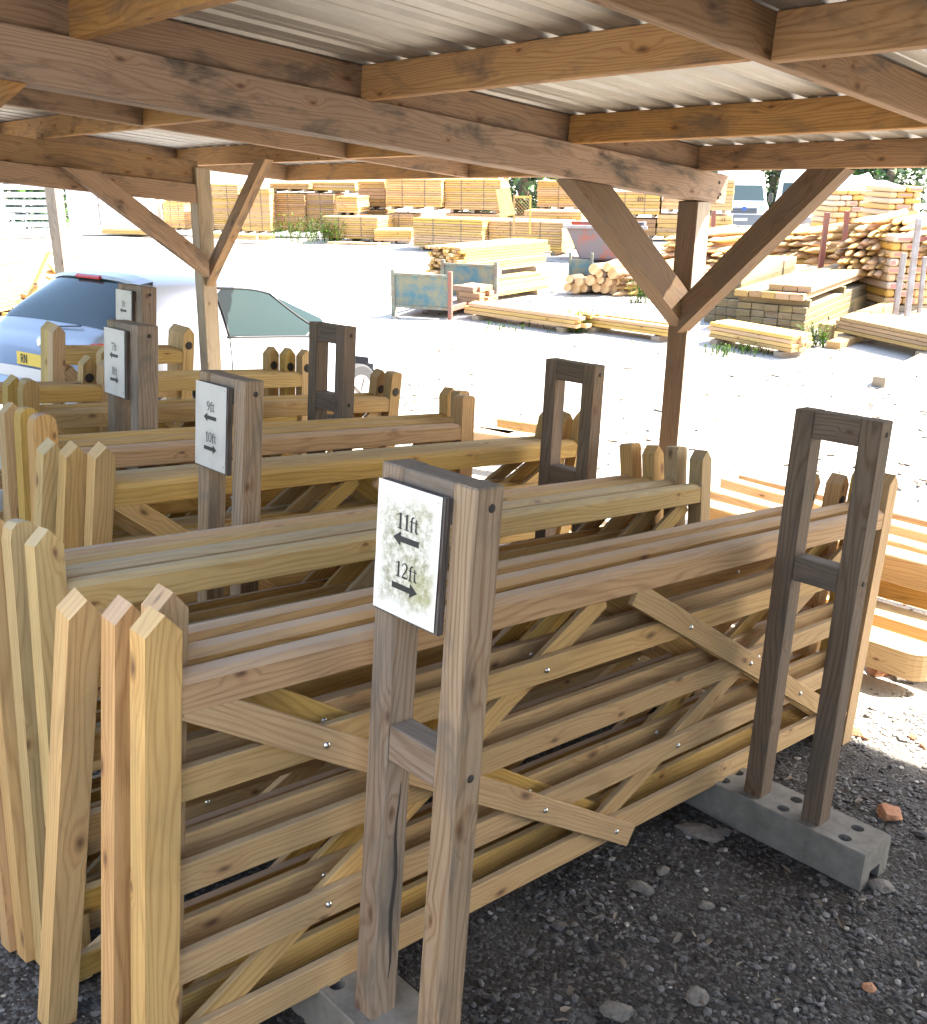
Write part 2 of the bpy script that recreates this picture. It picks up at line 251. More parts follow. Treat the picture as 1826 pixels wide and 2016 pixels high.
# ------------------------------------------------------------------ mesh collector
class MB:
    def __init__(s): s.v = []; s.f = []; s.uv = []; s.mi = []; s.sm = []
    def face(s, pts, uvs=None, mi=0, sm=False):
        i = len(s.v); s.v += [tuple(p) for p in pts]; s.f.append(tuple(range(i, i + len(pts)))); s.uv.append(uvs or [(0, 0)] * len(pts)); s.mi.append(mi); s.sm.append(sm)
    def box(s, c, size, X=(1, 0, 0), Z=(0, 0, 1), ch=0.002, mi=0, mie=None, fm=None):
        """chamfered box; size along X (length), Y, Z; grain follows the longest side"""
        X = Vector(X).normalized(); Z = Vector(Z); Z = (Z - X * X.dot(Z)).normalized(); Y = Z.cross(X); c = Vector(c)
        h = [x / 2 for x in size]; A = (X, Y, Z); base = len(s.v); idx = {}
        ch = min(ch, min(h) * 0.45)
        li = max(range(3), key=lambda k: size[k]); oU = R.random() * 5
        loc = []
        for sx in (-1, 1):
            for sy in (-1, 1):
                for sz in (-1, 1):
                    sg = (sx, sy, sz)
                    for k in range(3):
                        q = [sg[j] * (h[j] if j == k else h[j] - ch) for j in range(3)]
                        idx[(sg, k)] = len(s.v); loc.append(q)
                        s.v.append(tuple(c + X * q[0] + Y * q[1] + Z * q[2]))
        def uvof(i, k):
            q = loc[i - base]; o = [j for j in range(3) if j != k]
            if k == li: return (q[o[0]] + oU, q[o[1]] + 3.1)
            a = li; b_ = [j for j in o if j != li][0]
            return (q[a] + oU, q[b_] + 0.37 * k)
        def add(ids, k, m):
            s.f.append(tuple(ids)); s.uv.append([uvof(i, k) for i in ids]); s.mi.append(m); s.sm.append(False)
        for k in range(3):
            a, b_ = [j for j in range(3) if j != k]
            for sg in (-1, 1):
                ids = []
                for sa, sb in ((-1, -1), (1, -1), (1, 1), (-1, 1)):
                    g = [0, 0, 0]; g[k] = sg; g[a] = sa; g[b_] = sb; ids.append(idx[(tuple(g), k)])
                if (sg > 0) == (k == 1): ids.reverse()
                add(ids, k, fm[(k, sg)] if fm and (k, sg) in fm else (mie if mie is not None and k == li else mi))
        if ch > 0:
            for k in range(3):
                a, b_ = [j for j in range(3) if j != k]
                for sa in (-1, 1):
                    for sb in (-1, 1):
                        g0 = [0, 0, 0]; g1 = [0, 0, 0]; g0[k] = -1; g1[k] = 1
                        for g in (g0, g1): g[a] = sa; g[b_] = sb
                        add([idx[(tuple(g0), a)], idx[(tuple(g1), a)], idx[(tuple(g1), b_)], idx[(tuple(g0), b_)]], a, mi)
            for sx in (-1, 1):
                for sy in (-1, 1):
                    for sz in (-1, 1): add([idx[((sx, sy, sz), k)] for k in range(3)], 0, mi)
        return s
    def bar(s, p0, p1, wid, hgt, up=(0, 0, 1), ch=0.002, mi=0, mie=None, fm=None):
        p0 = Vector(p0); p1 = Vector(p1); d = p1 - p0
        return s.box((p0 + p1) / 2, (d.length, wid, hgt), d, up, ch, mi, mie, fm)
    def tube(s, pts, rad, n=10, mi=0, caps=True, capmi=None, sm=True):
        pts = [Vector(p) for p in pts]; rs = rad if isinstance(rad, (list, tuple)) else [rad] * len(pts)
        prev = None; rings = []; L = 0; oU = R.random() * 5
        for i, p in enumerate(pts):
            d = (pts[min(i + 1, len(pts) - 1)] - pts[max(i - 1, 0)]).normalized()
            a = Vector((0, 0, 1)) if abs(d.z) < 0.9 else Vector((1, 0, 0))
            x = d.cross(a).normalized() if prev is None else (prev - d * d.dot(prev)).normalized(); prev = x; y = d.cross(x)
            if i: L += (p - pts[i - 1]).length
            rings.append((len(s.v), L))
            for k in range(n):
                t = 2 * math.pi * k / n; s.v.append(tuple(p + (x * math.cos(t) + y * math.sin(t)) * rs[i]))
        for i in range(len(rings) - 1):
            a, la = rings[i]; b_, lb = rings[i + 1]
            for k in range(n):
                k2 = (k + 1) % n; r_ = rs[i]
                s.f.append((a + k, a + k2, b_ + k2, b_ + k)); u0 = k / n * 6.28 * max(rs); u1 = (k + 1) / n * 6.28 * max(rs)
                s.uv.append([(la + oU, u0), (la + oU, u1), (lb + oU, u1), (lb + oU, u0)]); s.mi.append(mi); s.sm.append(sm)
        if caps:
            for (a, l), fl in ((rings[0], True), (rings[-1], False)):
                ids = list(range(a, a + n)); 
                if fl: ids.reverse()
                s.f.append(tuple(ids)); s.uv.append([(math.cos(i) * .05, math.sin(i) * .05 + 3) for i in range(n)]); s.mi.append(mi if capmi is None else capmi); s.sm.append(False)
        return s
    def prism(s, prof, y0, y1, mi=0, sm=False):                       # prof: (x, z) counter-clockwise, extruded along y; grain along z
        n = len(prof); oU = R.random() * 5
        xs = [p[0] for p in prof]; zs = [p[1] for p in prof]; vert = (max(zs) - min(zs)) > (max(xs) - min(xs))
        def uv(x, z, e=0.0): return (z + oU, x + e) if vert else (x + oU, z + e)
        i = len(s.v)
        for x, z in prof: s.v.append((x, y0, z))
        for x, z in prof: s.v.append((x, y1, z))
        s.f.append(tuple(range(i, i + n))); s.uv.append([uv(*p) for p in prof]); s.mi.append(mi); s.sm.append(False)
        s.f.append(tuple(reversed(range(i + n, i + 2 * n)))); s.uv.append([uv(*p, .4) for p in reversed(prof)]); s.mi.append(mi); s.sm.append(False)
        for k in range(n):
            k2 = (k + 1) % n; a, b_ = prof[k], prof[k2]
            s.f.append((i + k2, i + k, i + n + k, i + n + k2))
            if (abs(a[1] - b_[1]) > abs(a[0] - b_[0])) == vert or True:
                q = [uv(b_[0], b_[1]), uv(a[0], a[1]), uv(a[0], a[1]), uv(b_[0], b_[1])]
                q[2] = (q[2][0], q[1][1] + (y1 - y0)); q[3] = (q[3][0], q[0][1] + (y1 - y0))
                if vert and abs(a[1] - b_[1]) > 1e-4: q = [(b_[1] + oU, .8), (a[1] + oU, .8), (a[1] + oU, .8 + y1 - y0), (b_[1] + oU, .8 + y1 - y0)]
            s.uv.append(q); s.mi.append(mi); s.sm.append(sm)
        return s
    def dome(s, c, r, nrm=(0, -1, 0), h=0.6, mi=0, n=10):
        nrm = Vector(nrm).normalized(); a = Vector((0, 0, 1)) if abs(nrm.z) < .9 else Vector((1, 0, 0)); x = nrm.cross(a).normalized(); y = nrm.cross(x); c = Vector(c); pr = None
        for j in range(4):
            t = j / 3 * math.pi / 2; rr = r * math.cos(t); hh = r * h * math.sin(t); i = len(s.v)
            for k in range(n): s.v.append(tuple(c + (x * math.cos(6.2832 * k / n) + y * math.sin(6.2832 * k / n)) * max(rr, r * .04) + nrm * hh))
            if pr is not None:
                for k in range(n):
                    k2 = (k + 1) % n; s.f.append((pr + k, pr + k2, i + k2, i + k)); s.uv.append([(0, 0)] * 4); s.mi.append(mi); s.sm.append(True)
            pr = i
        s.f.append(tuple(range(pr, pr + n))); s.uv.append([(0, 0)] * n); s.mi.append(mi); s.sm.append(True)
        return s
    def mesh(s, name, mats):
        me = bpy.data.meshes.new(name); me.from_pydata(s.v, [], s.f)
        ul = me.uv_layers.new(name='UVMap'); fl = [c for f in s.uv for p in f for c in p]; ul.data.foreach_set('uv', fl)
        me.polygons.foreach_set('material_index', s.mi); me.polygons.foreach_set('use_smooth', s.sm)
        for m in (mats if isinstance(mats, (list, tuple)) else [mats]): me.materials.append(MAT[m] if isinstance(m, str) else m)
        me.update(); return me
    def build(s, name, mats, parent=None):
        return link(name, s.mesh(name, mats), parent)
def link(name, me, parent=None, mw=None):
    o = bpy.data.objects.new(name, me); COL.objects.link(o)
    if parent is not None: o.parent = parent
    if mw is not None: o.matrix_world = mw
    return o
def tag(o, label, cat, group=None, kind=None):
    if label: o['label'] = label
    if cat: o['category'] = cat
    if group: o['group'] = group
    if kind: o['kind'] = kind
    return o
def thing(name, label, cat, mw=None, group=None):
    o = bpy.data.objects.new(name, None); COL.objects.link(o); o.empty_display_size = 0.1
    if mw is not None: o.matrix_world = mw
    return tag(o, label, cat, group)
def frame(p, X, Z=(0, 0, 1)):
    X = Vector(X).normalized(); Z = Vector(Z); Z = (Z - X * X.dot(Z)).normalized(); Y = Z.cross(X)
    m = Matrix((X, Y, Z)).transposed().to_4x4(); m.translation = Vector(p); return m
def yawm(p, a): return Matrix.Translation(Vector(p)) @ Matrix.Rotation(a, 4, 'Z')
def copy_thing(o, label, mw, group=None):
    c = o.copy(); COL.objects.link(c); c.matrix_world = mw; c['label'] = label
    if group: c['group'] = group
    for ch in o.children:
        d = ch.copy(); COL.objects.link(d); d.parent = c
        for g in ch.children: e = g.copy(); COL.objects.link(e); e.parent = d
    return c

# ------------------------------------------------------------------ ground
def sst(x, a, b): t = min(1, max(0, (x - a) / (b - a))); return t * t * (3 - 2 * t)
def wg(v): return -2.0 + 0.17 * sst(v, 3.0, 6.0)
def gpt(a, b):                                                         # a, b: shed plan coordinates
    P = S(a, b, wg(b)); kb = sst(b, 5, 7); t = max(sst(a, 5.0 + 1.5 * kb, 8.5 + 1.1 * kb), sst(b, 10.5, 14.0), sst(-a, 3, 12), sst(-b, 4, 12))
    z = P.z * (1 - t)
    if abs(a) < 9 and abs(b) < 14: z += 0.012 * noise.noise(Vector((a * 1.7, b * 1.7, 0))) + 0.006 * noise.noise(Vector((a * 6, b * 6, 3)))
    if t >= 1: z = 0.0
    z -= 0.9 * sst(P.y, 31, 50)
    return Vector((P.x, P.y, z))
def axis(lo, hi, step):
    out = [lo]
    while out[-1] < hi: out.append(out[-1] + step)
    return out
def spread(): 
    neg = [-600, -300, -150, -80, -45, -28, -18, -12, -9, -7, -5, -4]; return neg
ax = [-600, -300, -150, -80, -45, -28, -18, -12, -8, -6, -4, -3, -2] + axis(-1.5, 9, 0.12) + [9.6, 10.5, 12, 15, 20, 28, 40, 60, 100, 200, 400, 700]
bx = [-600, -300, -150, -80, -45, -28, -18, -12, -8, -6, -4, -3, -2] + axis(-1.5, 11.5, 0.12) + [12.2, 13.5, 15, 18, 24, 34, 50, 80, 150, 300, 700]
g = MB()
for b_ in bx:
    for a_ in ax: g.v.append(tuple(gpt(a_, b_)))
na = len(ax)
for j in range(len(bx) - 1):
    for i in range(na - 1):
        g.f.append((j * na + i, j * na + i + 1, (j + 1) * na + i + 1, (j + 1) * na + i)); g.uv.append([(ax[i], bx[j]), (ax[i + 1], bx[j]), (ax[i + 1], bx[j + 1]), (ax[i], bx[j + 1])]); g.mi.append(0); g.sm.append(True)
def groundmat():
    m, t, b = newmat('yard_ground'); L = t.links
    uv = N(t, 'ShaderNodeUVMap'); sp = N(t, 'ShaderNodeSeparateXYZ'); L.new(uv.outputs[0], sp.inputs[0])
    def nz(s_, d=5, r=0.6):
        n = N(t, 'ShaderNodeTexNoise'); n.inputs['Scale'].default_value = s_; n.inputs['Detail'].default_value = d; n.inputs['Roughness'].default_value = r; L.new(uv.outputs[0], n.inputs[0]); return n.outputs[0]
    vo = N(t, 'ShaderNodeTexVoronoi'); vo.inputs['Scale'].default_value = 75; L.new(uv.outputs[0], vo.inputs['Vector'])
    vs = N(t, 'ShaderNodeSeparateColor'); L.new(vo.outputs['Color'], vs.inputs[0])
    # dark gravel to pale hardcore; sunlit brightness painted in beyond the roof shadow line
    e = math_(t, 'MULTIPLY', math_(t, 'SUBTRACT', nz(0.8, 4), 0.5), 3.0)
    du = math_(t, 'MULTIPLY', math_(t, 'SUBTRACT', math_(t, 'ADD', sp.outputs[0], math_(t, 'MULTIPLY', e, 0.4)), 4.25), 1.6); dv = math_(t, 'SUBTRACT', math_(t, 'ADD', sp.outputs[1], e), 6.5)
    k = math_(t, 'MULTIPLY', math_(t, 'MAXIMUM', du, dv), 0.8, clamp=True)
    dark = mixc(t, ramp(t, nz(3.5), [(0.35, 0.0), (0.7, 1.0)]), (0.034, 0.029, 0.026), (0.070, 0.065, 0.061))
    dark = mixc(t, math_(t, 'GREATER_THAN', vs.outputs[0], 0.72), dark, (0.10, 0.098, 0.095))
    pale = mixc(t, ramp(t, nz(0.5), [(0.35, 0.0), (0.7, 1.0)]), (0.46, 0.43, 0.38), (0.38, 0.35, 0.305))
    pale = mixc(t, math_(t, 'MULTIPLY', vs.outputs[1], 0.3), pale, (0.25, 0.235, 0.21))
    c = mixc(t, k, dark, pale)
    L.new(c, b.inputs['Base Color']); b.inputs['Roughness'].default_value = 0.92; b.inputs['Specular IOR Level'].default_value = 0.2
    bp = N(t, 'ShaderNodeBump'); bp.inputs['Strength'].default_value = 0.8; bp.inputs['Distance'].default_value = 0.008
    L.new(math_(t, 'SUBTRACT', nz(60, 3), vo.outputs['Distance']), bp.inputs['Height']); L.new(bp.outputs[0], b.inputs['Normal'])
    return m
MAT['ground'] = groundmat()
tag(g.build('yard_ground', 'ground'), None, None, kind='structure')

# ------------------------------------------------------------------ the open shed (u, v, w metres in its own frame)
shed = thing('open_timber_shed', 'open-sided timber shed with corrugated metal roof, heavy beams and Y-braced posts over the stacked gates', 'shed', MS)
LEAN = Vector((-0.095, -0.02, 1))
def spost(u, v, wtop, mat, sz=0.155, wbot=-2.35):
    b0 = Vector((u + sz / 2, v + sz / 2, -1.094)); p0 = b0 + LEAN * (wbot + 1.094); p1 = b0 + LEAN * (wtop + 1.094)
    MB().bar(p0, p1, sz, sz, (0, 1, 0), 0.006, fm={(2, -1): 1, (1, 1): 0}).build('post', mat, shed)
spost(5.872, 4.0, 0.535, ['post_shaded', 'post_lit']); spost(4.545, 8.17, 0.66, ['post', 'post'], 0.14)  # right post: sunlit and shaded sides painted as pale and dark faces
spost(0.80, 4.0, 0.535, ['shed', 'shed']); spost(0.80, 8.17, 0.36, ['post', 'post'], 0.14); spost(5.9, -1.3, 0.535, ['shed', 'shed']); spost(0.80, -1.3, 0.535, ['shed', 'shed'])
def bm_(name, p0, p1, wid, hgt, mat, up=(0, 0, 1), ch=0.004): return MB().bar(p0, p1, wid, hgt, up, ch).build(name, mat, shed)
mb0 = bm_('main_beam', (0.72, 4.035, 0.625), (6.03, 4.035, 0.628), 0.14, 0.188, 'beam')
bm_('main_beam', (0.72, -1.22, 0.625), (6.03, -1.22, 0.628), 0.14, 0.188, 'beam')
bm_('main_beam', (0.72, 8.20, 0.435), (4.42, 8.20, 0.44), 0.10, 0.155, 'shed'); bm_('main_beam', (0.72, 8.215, 0.612), (4.42, 8.215, 0.612), 0.09, 0.19, 'shed')
for (u, v, w_) in ((5.93, 3.962, 0.665), (5.96, 3.962, 0.595), (5.94, 3.962, 0.572)): MB().dome((u, v, w_), 0.011, (0, -1, 0), 0.3).build('bolt', 'hole', mb0)
for (va, uo) in ((1.935, 0), (4.025, 0), (6.38, 0), (9.08, 0), (-1.24, 0)):
    ue = 5.70 if va < 3 else 5.88
    if va == 4.025: ue = 5.70
    bm_('purlin', (0.76, va, 0.79), (ue + 0.05, va, 0.79), 0.05, 0.15, 'shed')
def rafters(v0, v1, us, mat='purlin'):
    for i, u in enumerate(us): bm_('rafter', (u + 0.025, v0, 0.790 + R.uniform(-.002, .002)), (u + 0.025, v1, 0.790), 0.05, 0.150, mat)
rafters(-1.213, 1.908, (0.76, 1.68, 3.05, 4.47, 5.70)); rafters(1.962, 3.998, (0.76, 1.63, 2.985, 4.44, 5.70))
rafters(4.052, 6.353, (0.76, 1.62, 3.05, 4.64, 5.88)); rafters(6.407, 9.053, (0.76, 1.62, 3.09, 4.68, 5.88)); rafters(-3.5, -1.267, (0.76, 1.68, 3.05, 4.47, 5.70))
def braceu(pts, c0, c1, mat, axis='u'):                                # pts: (a, w) outline of the cut brace, c0..c1 its thickness
    mb = MB(); n = len(pts); a0 = Vector(pts[0]); d = (Vector(pts[1]) - a0).normalized(); e = Vector((-d.y, d.x)); oU = R.random() * 5
    P = (lambda a, w_, c: (a, c, w_)) if axis == 'u' else (lambda a, w_, c: (c, a, w_))
    q = [((Vector(p) - a0).dot(d) + oU, (Vector(p) - a0).dot(e)) for p in pts]
    mb.face([P(*p, c0) for p in pts], q); mb.face([P(*p, c1) for p in reversed(pts)], [(x, y + .5) for x, y in reversed(q)])
    for k in range(n):
        k2 = (k + 1) % n; mb.face([P(*pts[k2], c0), P(*pts[k], c0), P(*pts[k], c1), P(*pts[k2], c1)], [(q[k2][0], .9), (q[k][0], .9), (q[k][0], .9 + abs(c1 - c0)), (q[k2][0], .9 + abs(c1 - c0))])
    return mb.build('knee_brace', mat, shed)
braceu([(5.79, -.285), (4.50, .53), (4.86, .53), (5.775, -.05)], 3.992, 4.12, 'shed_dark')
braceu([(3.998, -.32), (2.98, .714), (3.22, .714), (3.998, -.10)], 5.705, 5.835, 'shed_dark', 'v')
braceu([(1.30, .36), (1.36, .42), (1.47, .53), (1.25, .53), (.90, .17), (.90, -.04)], 3.985, 4.10, 'purlin')
braceu([(4.46, -.25), (3.20, .515), (3.50, .515), (4.45, -.07)], 8.02, 8.12, 'shed')
braceu([(8.155, -.33), (7.24, .714), (7.38, .714), (8.155, -.16)], 4.50, 4.58, 'shed', 'v')
for u in (1.66, 3.01, 4.465, 5.725):
    for v in (2.2, 2.65, 3.1, 3.55): MB().tube([(u + .035, v, .850), (u + .035, v, .869)], .006, 6).build('roof_screw', 'rustgrey', shed)
for k in range(14): MB().box((3.2, -3.72, -2.05 + .2 * k + .1), (5.2, .03, .195), (1, 0, 0), ch=.004).build('fill_blocking_board', 'shed_dark', shed)  # unseen boards added behind the viewpoint to hold back fill light
# corrugated roof: ribs run along u
sh = MB(); vv = -3.6; prof = []
while vv < 9.35:
    prof += [(vv, 0.0), (vv + 0.085, 0.0), (vv + 0.092, 0.004), (vv + 0.10, 0.0), (vv + 0.150, 0.0), (vv + 0.168, 0.032), (vv + 0.205, 0.032), (vv + 0.223, 0.0)]; vv += 0.223
uu = [0.62, 1.6, 3.0, 4.6, 6.12]
for u in uu:
    for (v, z) in prof: sh.v.append((u, v, 0.868 + z + 0.004 * noise.noise(Vector((u, v * 2, 0)))))
npf = len(prof)
for i in range(len(uu) - 1):
    for k in range(npf - 1): sh.f.append((i * npf + k, (i + 1) * npf + k, (i + 1) * npf + k + 1, i * npf + k + 1)); sh.uv.append([(0, 0)] * 4); sh.mi.append(0); sh.sm.append(False)
sh.build('roof_sheet', 'galv', shed)

# ------------------------------------------------------------------ glyphs for the rack signs (drawn with serif strokes)
GL = {
 '0': [([(.28, .97), (.12, .80), (.08, .5), (.12, .2), (.28, .03), (.44, .2), (.48, .5), (.44, .8), (.28, .97)], [.05, .10, .13, .10, .05, .10, .13, .10, .05])],
 '1': [([(.29, .0), (.29, .97)], [.14, .14]), ([(.30, .95), (.10, .84)], [.06, .05]), ([(.10, .02), (.47, .02)], [.04, .04])],
 '2': [([(.07, .74), (.15, .91), (.28, .95), (.42, .87), (.45, .70), (.36, .48), (.10, .10)], [.06, .06, .07, .12, .14, .11, .05]), ([(.08, .06), (.48, .06)], [.12, .12]), ([(.48, .04), (.52, .2)], [.04, .03])],
 '3': [([(.09, .78), (.17, .92), (.29, .95), (.41, .86), (.41, .68), (.22, .53)], [.05, .06, .07, .12, .13, .05]), ([(.22, .53), (.42, .44), (.46, .26), (.36, .09), (.20, .04), (.07, .10)], [.05, .11, .14, .10, .06, .09])],
 '4': [([(.38, .0), (.38, .97)], [.13, .13]), ([(.36, .95), (.05, .30)], [.05, .04]), ([(.03, .28), (.54, .28)], [.08, .08])],
 '7': [([(.06, .90), (.50, .90)], [.13, .13]), ([(.07, .94), (.05, .74)], [.04, .03]), ([(.48, .88), (.22, .0)], [.05, .12])],
 '8': [([(.27, .95), (.14, .86), (.14, .70), (.40, .45), (.46, .25), (.40, .09), (.27, .03), (.13, .09), (.09, .25), (.18, .42), (.40, .62), (.42, .80), (.38, .90), (.27, .95)], [.05, .09, .11, .12, .12, .09, .05, .09, .11, .06, .06, .09, .08, .05])],
 '9': [([(.27, .95), (.13, .84), (.10, .66), (.15, .50), (.27, .44), (.40, .54), (.45, .70), (.40, .86), (.27, .95)], [.05, .10, .13, .10, .05, .06, .12, .10, .05]), ([(.45, .68), (.42, .38), (.30, .14), (.10, .02)], [.12, .12, .09, .04])],
 'f': [([(.16, .0), (.16, .78), (.22, .92), (.34, .93)], [.12, .12, .09, .08]), ([(.03, .64), (.33, .64)], [.05, .05]), ([(.05, .015), (.29, .015)], [.035, .035])],
 't': [([(.16, .84), (.16, .12), (.24, .04), (.34, .08)], [.07, .12, .08, .04]), ([(.03, .64), (.32, .64)], [.05, .05])],
 'R': [([(.10, .0), (.10, 1.)], [.13, .13]), ([(.10, .94), (.38, .92), (.44, .74), (.38, .54), (.10, .52)], [.12, .12, .12, .12, .12]), ([(.26, .52), (.46, .0)], [.13, .13])],
 'N': [([(.09, .0), (.09, 1.)], [.13, .13]), ([(.09, .98), (.44, .02)], [.12, .12]), ([(.44, .0), (.44, 1.)], [.13, .13])],
}
ADV = {'1': .50, 'f': .34, 't': .34}
def write(mb, txt, cx, cz, h, place, mi=0):                            # place(x, z) -> point
    XS = 1.2; W = sum(ADV.get(c, .56) for c in txt) * h * XS; x = cx - W / 2
    for c in txt:
        for pts, ws in GL.get(c, []):
            P = [Vector((x + a * h * XS, cz + (b - .5) * h)) for a, b in pts]
            for i in range(len(P) - 1):
                d = (P[i + 1] - P[i]).normalized(); n = Vector((-d.y, d.x)); e = d * (0.012 * h)
                a, b = P[i] - e, P[i + 1] + e
                wa, wb = ws[i] * h / 2 * 1.08, ws[i + 1] * h / 2 * 1.08
                mb.face([place(*(a + n * wa)), place(*(a - n * wa)), place(*(b - n * wb)), place(*(b + n * wb))], mi=mi)
        x += ADV.get(c, .56) * h * XS

# ------------------------------------------------------------------ gate racks
def block_mesh():
    mb = MB(); y0, y1 = -0.195, 0.58; x0, x1 = -0.04, 0.163; z0, z1 = -0.28, 0.0
    pr = [(x0, z0), (x0 + .055, z0), (x0 + .062, z0 + .19), (x1 - .062, z0 + .19), (x1 - .055, z0), (x1, z0), (x1, z1 - .004), (x1 - .004, z1), (x0 + .004, z1), (x0, z1 - .004)]
    mb.prism(pr, y0, y1); me = mb.mesh('concrete_base', 'conc'); o = bpy.data.objects.new('tmp', me); COL.objects.link(o)
    bmm = bmesh.new(); bmm.from_mesh(me); bmesh.ops.remove_doubles(bmm, verts=bmm.verts, dist=1e-5); bmesh.ops.recalc_face_normals(bmm, faces=bmm.faces); bmm.to_mesh(me); bmm.free()
    ct = MB()
    for y in (-0.095, 0.147, 0.40):
        for x in (0.01, 0.105): ct.tube([(x, y, -.07), (x, y, .05)], 0.023, 20, sm=False)
    cm = ct.mesh('cut', 'conc'); co_ = bpy.data.objects.new('tmpc', cm); COL.objects.link(co_)
    bmm = bmesh.new(); bmm.from_mesh(cm); bmesh.ops.recalc_face_normals(bmm, faces=bmm.faces); bmm.to_mesh(cm); bmm.free()
    md = o.modifiers.new('b', 'BOOLEAN'); md.operation = 'DIFFERENCE'; md.object = co_; md.solver = 'EXACT'
    dg = bpy.context.evaluated_depsgraph_get(); res = bpy.data.meshes.new_from_object(o.evaluated_get(dg))
    bpy.data.objects.remove(o); bpy.data.objects.remove(co_); res.name = 'concrete_base'; return res
BLOCK = block_mesh()
def rack(u, v, wt, label, sign=None, midz=-0.62, ulean=0.0, vlean=0.0, grime='paper', H=1.43, group='timber gate racks', board=True, yaw=0.0, legw=0.08, mat='weather'):
    # origin = top of the concrete at the near leg
    Z = Vector((ulean, vlean, 1)); X = Vector((math.cos(yaw), math.sin(yaw), -ulean))
    M = MS @ frame((u - ulean * H, v - vlean * H, wt - H), X, Z)
    t = thing('gate_rack', label, 'gate rack', M, group)
    for y in (0.0, 0.238):
        lb = MB().box((legw / 2, y + 0.036, (H - 0.1) / 2 - 0.02), (legw, 0.072, H + 0.14), (1, 0, 0), (0, 0, 1), 0.004)
        lb.build('leg', mat, t)
    MB().box((legw / 2 - 0.001, 0.155, H - 0.002), (legw + 0.004, 0.166 if False else 0.165, 0.092), (0, 1, 0), (0, 0, 1), 0.003).build('top_rail', mat, t) if False else None
    MB().box((legw / 2, 0.155, H - 0.047), (0.1655, legw - 0.006, 0.092), (0, 1, 0), (0, 0, 1), 0.003).build('top_rail', mat, t)
    MB().box((legw / 2, 0.155, H + midz), (0.1655, legw - 0.010, 0.088), (0, 1, 0), (0, 0, 1), 0.003).build('cross_rail', mat, t)
    for (yy, zz) in ((0.0, H - 0.045), (0.0, H + midz)): MB().dome((legw / 2 + 0.005, -0.001, zz), 0.010, (0, -1, 0), 0.25).build('bolt', 'hole', t)
    bo = link('concrete_base', BLOCK, t)
    if sign:
        bd = MB()
        for k in range(5): bd.box((-0.0025 - 0.0036 * k - 0.0018, 0.177, H - 0.184), (0.214 + R.uniform(-.002, .002), 0.0034, 0.304 + R.uniform(-.003, .001)), (0, 1, 0), (0, 0, 1), 0.0004)
        sb = bd.build('sign_board', 'ply', t)
        xs = -0.0235; cy, cz = 0.181, H - 0.180
        pp = MB(); nx, nz_ = 10, 14
        grid = {}
        for i in range(nx + 1):
            for j in range(nz_ + 1):
                lx = -0.105 + 0.21 * i / nx; lz = -0.1485 + 0.297 * j / nz_
                grid[i, j] = (xs - 0.0009 * (1 + noise.noise(Vector((lx * 18, lz * 18, u)))), cy - lx, cz + lz, lx, lz)
        for i in range(nx):
            for j in range(nz_):
                q = [grid[i, j], grid[i + 1, j], grid[i + 1, j + 1], grid[i, j + 1]]
                pp.face([a[:3] for a in q], [(a[3], a[4]) for a in q], 0, True)
        pl = lambda x, z: (xs - 0.0022, cy - x, cz + z)
        sh_ = pp.build('paper_sign', grime, sb)
        a1, a2 = sign
        for txt, zz, xo in ((a1, .265, 0.0), (a2, .63, 0.004)):
            ik = MB(); write(ik, txt, xo, 0.1485 - 0.297 * zz, 0.036, pl); ik.build('sign_text', 'ink', sb)
        for z, s in ((0.1485 - 0.297 * .40, -1), (0.1485 - 0.297 * .765, 1)):
            ik = MB(); e = -s * 0.041; b = s * 0.020
            ik.face([pl(e, z - .0068), pl(b, z - .0068), pl(b, z - .0162), pl(s * 0.045, z), pl(b, z + .0162), pl(b, z + .0068), pl(e, z + .0068)]); ik.build('sign_arrow', 'ink', sb)
        for (x, z) in ((-.095, .132), (.095, .132), (-.096, -.13), (.094, -.13)):
            dx, dz = R.uniform(-.004, .004), R.uniform(-.004, .004); ik = MB()
            ik.face([pl(x - dx - .001, z - dz), pl(x - dx + .001, z - dz), pl(x + dx + .001, z + dz + .004), pl(x + dx - .001, z + dz + .004)]); ik.build('staple', 'ink', sb)
    return t
R1 = rack(1.385, 1.402, -0.432, 'grey timber gate rack carrying the algae-stained sign for 11ft and 12ft gates, nearest the camera', ('11ft', '12ft'), -0.66, -0.005, 0.0, 'paper_algae')
_sp = MB(); _pts = [(.047 + .004 * math.sin(k * 1.3), .10 + .050 * k) for k in range(12)]; _ws = [.001, .003, .004, .005, .006, .006, .0055, .005, .004, .003, .002, .0008]
for k in range(11):
    (xa, za), (xb, zb) = _pts[k], _pts[k + 1]; _sp.face([(xa - _ws[k], .2372, za), (xa + _ws[k], .2372, za), (xb + _ws[k + 1], .2372, zb), (xb - _ws[k + 1], .2372, zb)])
_sp.build('split', 'hole', R1)
rack(1.760, 2.92, -0.422, 'grey timber gate rack carrying the white sign for 9ft and 10ft gates', ('9ft', '10ft'), -0.62, 0.0, 0.0, legw=0.075)
rack(1.99, 4.20, -0.352, 'grey timber gate rack carrying the curled grey sign for 7ft and 8ft gates', ('7ft', '8ft'), -0.62, legw=0.10)
rack(2.66, 5.56, -0.245, 'pale timber gate rack carrying the farthest sign, for 3ft and 4ft gates', ('3ft', '4ft'), -0.62, legw=0.095)
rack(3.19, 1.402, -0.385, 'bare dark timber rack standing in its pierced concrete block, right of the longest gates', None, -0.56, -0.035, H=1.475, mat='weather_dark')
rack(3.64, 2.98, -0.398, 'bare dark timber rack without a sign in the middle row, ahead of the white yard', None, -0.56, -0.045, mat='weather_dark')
rack(3.05, 4.13, -0.335, 'bare dark timber rack without a sign beside the front wheel of the silver car', None, -0.40, -0.02, mat='weather_dark')

